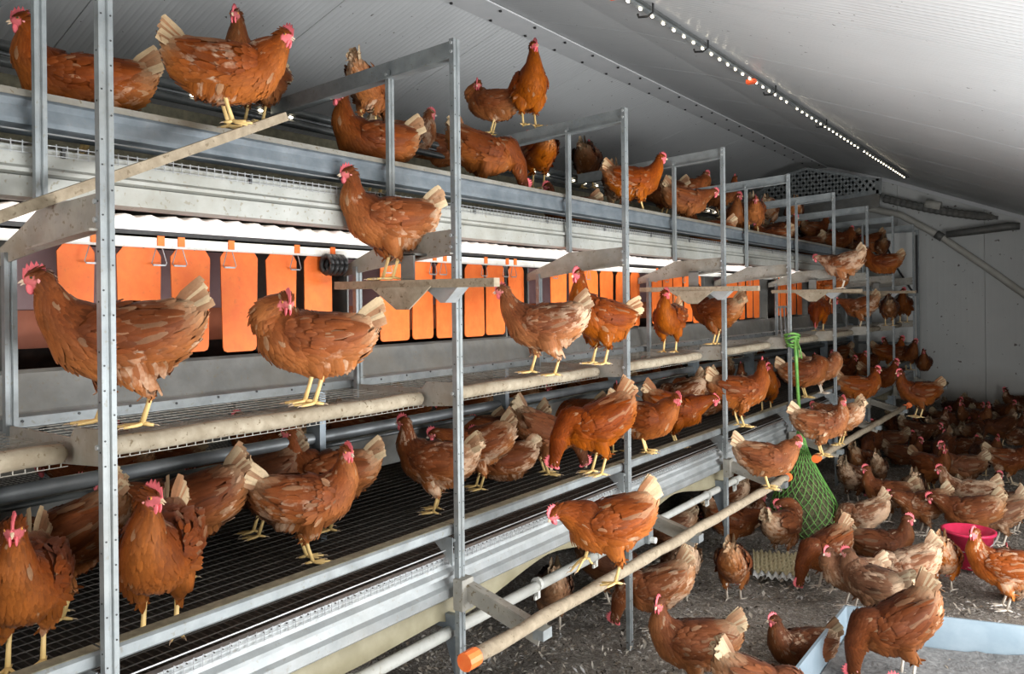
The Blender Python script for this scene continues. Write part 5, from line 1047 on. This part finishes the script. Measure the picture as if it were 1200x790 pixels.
    (-1.699, 3.486, 0, 210, 'peck', 0.87, 0.42, 0.67, 1.08, False, 'long brown hen with pale rump right of the third post', 'hens on the litter floor', 0),
    (-1.778, 3.934, 0, 134, 'peck', 0.69, 0.51, 1, 1.0, False, 'hen with white fluffy rump tipped up behind the pale-rumped one', 'hens on the litter floor', 0),
    (-1.311, 3.011, 0, 211, 'left', 0.78, 0.42, 0.34, 1.05, False, 'brown hen with tail up and head turned left in the foreground', 'hens on the litter floor', 0),
    (-0.976, 2.823, 0, 34, 'peck', 0.78, 0.42, 0.42, 1.0, False, 'hen cut off by the lower picture edge, white tail tip up', 'hens on the litter floor', 0),
    (-1.546, 4.094, 0, 105, 'peck', 0.87, 0.51, 0.37, 0.98, False, 'chestnut hen with white legs seen from behind, tail pointing up', 'hens on the litter floor', 0),
    (-1.028, 3.506, 0, 221, 'sit', 0.55, 0.42, 0.47, 0.9, False, 'dark hen squatting beside the tray corner, white tail tip', 'hens on the litter floor', 0),
    (-1.844, 4.862, 0, 21, 'lean', 0.6, 0.51, 0.32, 1.0, False, 'dark hen facing right by the foot of the fourth post', 'hens on the litter floor', 0),
    (-1.961, 5.37, 0, 25, 'sit', 0.74, 0.42, 1, 1.0, False, 'hen with broad white tail under the far end of the pole', 'hens on the litter floor', 0),
    (-2.111, 5.448, 0, 191, 'peck', 0.51, 0.42, 0.72, 1.0, False, 'shadowed hen with white tail tip under the lower tier', 'hens on the litter floor', 0),
    (-2.13, 5.878, 0, 220, 'alert', 0.46, 0.42, 0.42, 1.0, False, 'dark hen with pink face under the lower tier by the fourth post', 'hens on the litter floor', 0),
    (-1.538, 4.91, 0, 77, 'preen', 0.87, 0.42, 0.47, 1.05, False, 'fluffy brown hen preening left of the green hay net', 'hens on the litter floor', 0),
    (-0.617, 3.572, 0.035, 210, 'peck', 0.57, 0.51, 0.27, 1.12, False, 'big hen in the dust tray, head down and golden tail up', 'hens on the litter floor', -10),
    (-0.427, 3.011, 0.035, 193, 'sit', 0.87, 0.51, 0.57, 1.0, False, 'hen in the dust tray cut off by the lower picture edge', 'hens on the litter floor', 0),
    (-0.367, 4.763, 0, 186, 'left', 1.2, 0.59, 0.67, 1.05, False, 'pale golden hen standing at the right picture edge', 'hens on the litter floor', 0),
    (-0.657, 4.885, 0, 92, 'peck', 1.15, 0.68, 0.82, 0.92, False, 'small buff hen feeding at the pink bucket, seen from behind', 'hens on the litter floor', 0),
    (-0.966, 4.842, 0, 16, 'alert', 0.57, 0.42, 0.47, 1.0, False, 'dark brown hen facing right with bright comb left of the bucket', 'hens on the litter floor', 0),
    (-0.785, 4.529, 0, 205, 'peck', 1.01, 0.26, 1, 1.0, False, 'hen with orange and white rump turned to the bucket', 'hens on the litter floor', 0),
    (-0.883, 4.203, 0, 162, 'hunch', 0.87, 0.09, 0.57, 1.0, False, 'dusty pinkish hen fluffed up behind the tray corner', 'hens on the litter floor', 0),
    (-1.015, 4.325, 0, 218, 'hunch', 0.87, 0.17, 0.67, 0.95, False, 'second dusty fluffed hen touching the pinkish one', 'hens on the litter floor', 0),
    (-1.193, 4.549, 0, 240, 'peck', 0.74, 0.51, 0.42, 1.05, False, 'chestnut hen pecking the litter left of the fluffed pair, tail high', 'hens on the litter floor', 0),
    (-0.634, 5.852, 0, 186, 'lean', 0.78, 0.42, 0.37, 1.08, False, 'brown hen facing left just behind the bucket', 'hens on the litter floor', 0),
    (-0.924, 5.956, 0, 204, 'lean', 0.74, 0.42, 0.57, 1.0, False, 'dark-breasted hen with pink face left of the brown hen behind the bucket', 'hens on the litter floor', 0),
    (-0.71, 6.439, 0, 186, 'walk', 0.92, 0.26, 1, 1.05, False, 'white-backed hen with tall white tail facing left', 'hens on the litter floor', 0),
    (-1.19, 6.181, 0, 193, 'alert', 0.78, 0.42, 0.47, 1.0, False, 'rust hen facing left beside the hay net with raised head', 'hens on the litter floor', 0),
    (-1.204, 5.508, 0, 202, 'peck', 0.92, 0.26, 1, 0.95, False, 'white-feathered hen stooping right of the hay net', 'hens on the litter floor', 0),
    (-1.073, 6.47, 0, 104, 'peck', 0.87, 0.26, 0.87, 0.95, False, 'hen with pale pointed tail raised, seen from behind in mid floor', 'hens on the litter floor', 0),
    (-1.068, 7.312, 0, 328, 'right', 0.55, 0.51, 0.27, 1.05, True, 'dark upright hen with bright comb, left of a close pair', 'hens on the litter floor', 0),
    (-0.874, 7.439, 0, 207, 'alert', 0.55, 0.34, 0.47, 1.05, True, 'dusky hen with white face, right of the close pair', 'hens on the litter floor', 0),
    (-0.565, 7.975, 0, 14, 'alert', 0.64, 0.51, 0.62, 1.05, True, 'rust hen with white rump facing right near the right picture edge', 'hens on the litter floor', 0),
    (-0.484, 5.991, 0, 205, 'peck', 0.69, 0.17, 0.57, 1.0, False, 'dusky hen feeding right of the bucket, behind the golden hen', 'hens on the litter floor', 0),
    (-0.423, 6.345, 0, 154, 'lean', 0.78, 0.34, 0.72, 0.95, False, 'brown hen at the right edge behind the golden hen', 'hens on the litter floor', 0),
    (-0.696, 7.102, 0, 25, 'sit', 0.55, 0.34, 0.52, 0.95, False, 'low dusky hen behind the white-backed hen', 'hens on the litter floor', 0),
    (-1.459, 7.179, 0, 101, 'peck', 0.69, 0.26, 0.72, 0.9, True, 'small pale-bottomed hen in the shade behind the hay net hen', 'hens on the litter floor', 0),
    (-0.354, 4.988, 0, 104, 'sit', 0.87, 0.17, 0.82, 0.9, False, 'pale hen mostly hidden behind the golden hen', 'hens on the litter floor', 0),
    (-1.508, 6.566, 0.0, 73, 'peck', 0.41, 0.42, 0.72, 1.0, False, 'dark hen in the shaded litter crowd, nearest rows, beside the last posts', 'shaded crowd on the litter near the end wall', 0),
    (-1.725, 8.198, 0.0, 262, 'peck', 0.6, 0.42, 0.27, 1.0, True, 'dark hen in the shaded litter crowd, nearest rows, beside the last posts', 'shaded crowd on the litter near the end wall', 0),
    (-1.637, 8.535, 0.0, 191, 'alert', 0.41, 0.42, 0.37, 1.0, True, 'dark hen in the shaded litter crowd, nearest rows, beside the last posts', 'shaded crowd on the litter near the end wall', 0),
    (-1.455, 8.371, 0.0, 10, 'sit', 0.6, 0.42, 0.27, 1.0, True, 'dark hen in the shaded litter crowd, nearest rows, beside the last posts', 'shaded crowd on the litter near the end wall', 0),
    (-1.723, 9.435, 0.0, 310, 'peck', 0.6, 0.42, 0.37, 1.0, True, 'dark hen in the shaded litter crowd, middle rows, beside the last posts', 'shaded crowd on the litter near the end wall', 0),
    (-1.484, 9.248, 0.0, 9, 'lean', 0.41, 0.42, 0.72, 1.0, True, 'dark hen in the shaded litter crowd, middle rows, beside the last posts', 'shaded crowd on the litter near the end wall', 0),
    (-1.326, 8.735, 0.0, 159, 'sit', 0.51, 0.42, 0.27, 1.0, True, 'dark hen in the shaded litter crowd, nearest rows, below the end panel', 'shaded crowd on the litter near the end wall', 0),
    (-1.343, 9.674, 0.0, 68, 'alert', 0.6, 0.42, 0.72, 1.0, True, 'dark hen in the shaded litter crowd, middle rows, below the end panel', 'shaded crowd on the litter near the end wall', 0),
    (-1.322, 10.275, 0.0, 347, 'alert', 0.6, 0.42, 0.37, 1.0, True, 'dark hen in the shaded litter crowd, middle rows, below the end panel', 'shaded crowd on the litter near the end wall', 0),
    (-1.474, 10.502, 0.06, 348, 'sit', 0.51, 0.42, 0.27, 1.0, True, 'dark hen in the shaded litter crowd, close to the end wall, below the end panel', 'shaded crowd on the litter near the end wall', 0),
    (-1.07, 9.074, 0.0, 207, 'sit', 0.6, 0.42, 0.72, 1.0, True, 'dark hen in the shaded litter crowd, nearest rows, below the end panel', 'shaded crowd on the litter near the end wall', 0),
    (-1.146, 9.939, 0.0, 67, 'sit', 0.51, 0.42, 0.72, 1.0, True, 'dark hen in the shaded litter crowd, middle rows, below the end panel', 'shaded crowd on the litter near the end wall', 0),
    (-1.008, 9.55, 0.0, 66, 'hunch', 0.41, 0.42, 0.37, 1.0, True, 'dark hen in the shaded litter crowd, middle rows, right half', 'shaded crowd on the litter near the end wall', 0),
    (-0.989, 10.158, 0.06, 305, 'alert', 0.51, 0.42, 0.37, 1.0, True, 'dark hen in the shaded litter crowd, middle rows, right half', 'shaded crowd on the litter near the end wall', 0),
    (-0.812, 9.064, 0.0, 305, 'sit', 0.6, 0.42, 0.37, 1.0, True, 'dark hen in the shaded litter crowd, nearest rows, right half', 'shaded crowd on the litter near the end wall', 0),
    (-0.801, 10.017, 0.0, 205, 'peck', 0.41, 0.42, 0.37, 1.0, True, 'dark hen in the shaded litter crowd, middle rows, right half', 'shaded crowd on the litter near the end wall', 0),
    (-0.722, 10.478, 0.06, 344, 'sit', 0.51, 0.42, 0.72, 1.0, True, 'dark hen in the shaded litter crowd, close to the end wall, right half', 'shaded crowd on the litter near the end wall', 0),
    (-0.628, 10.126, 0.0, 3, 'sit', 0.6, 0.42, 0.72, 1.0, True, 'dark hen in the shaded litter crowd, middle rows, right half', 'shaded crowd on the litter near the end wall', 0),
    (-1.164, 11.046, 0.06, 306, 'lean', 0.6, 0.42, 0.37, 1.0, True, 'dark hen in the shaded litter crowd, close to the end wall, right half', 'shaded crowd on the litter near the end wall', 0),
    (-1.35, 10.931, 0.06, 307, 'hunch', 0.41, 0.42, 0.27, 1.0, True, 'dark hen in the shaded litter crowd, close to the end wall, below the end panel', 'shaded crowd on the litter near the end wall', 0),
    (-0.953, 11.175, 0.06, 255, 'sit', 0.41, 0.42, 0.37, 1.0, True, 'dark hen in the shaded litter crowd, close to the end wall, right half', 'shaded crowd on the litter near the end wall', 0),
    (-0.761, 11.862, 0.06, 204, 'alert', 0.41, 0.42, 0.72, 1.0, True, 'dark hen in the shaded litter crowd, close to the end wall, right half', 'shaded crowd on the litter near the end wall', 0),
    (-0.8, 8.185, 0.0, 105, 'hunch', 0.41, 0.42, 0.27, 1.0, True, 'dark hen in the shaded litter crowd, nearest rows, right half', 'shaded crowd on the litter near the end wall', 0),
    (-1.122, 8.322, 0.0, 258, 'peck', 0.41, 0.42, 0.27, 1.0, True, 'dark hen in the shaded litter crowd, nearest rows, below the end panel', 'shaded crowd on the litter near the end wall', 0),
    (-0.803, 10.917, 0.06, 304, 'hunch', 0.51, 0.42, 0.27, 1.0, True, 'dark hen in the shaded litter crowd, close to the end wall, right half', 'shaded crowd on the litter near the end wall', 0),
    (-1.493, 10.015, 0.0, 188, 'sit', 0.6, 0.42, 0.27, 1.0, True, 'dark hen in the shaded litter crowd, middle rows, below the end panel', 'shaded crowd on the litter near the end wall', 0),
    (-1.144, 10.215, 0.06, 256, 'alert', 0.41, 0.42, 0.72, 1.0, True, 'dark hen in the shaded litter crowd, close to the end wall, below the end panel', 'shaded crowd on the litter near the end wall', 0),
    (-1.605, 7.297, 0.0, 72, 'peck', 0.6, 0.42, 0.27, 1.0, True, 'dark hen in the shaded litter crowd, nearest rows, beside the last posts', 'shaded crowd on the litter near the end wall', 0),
]:
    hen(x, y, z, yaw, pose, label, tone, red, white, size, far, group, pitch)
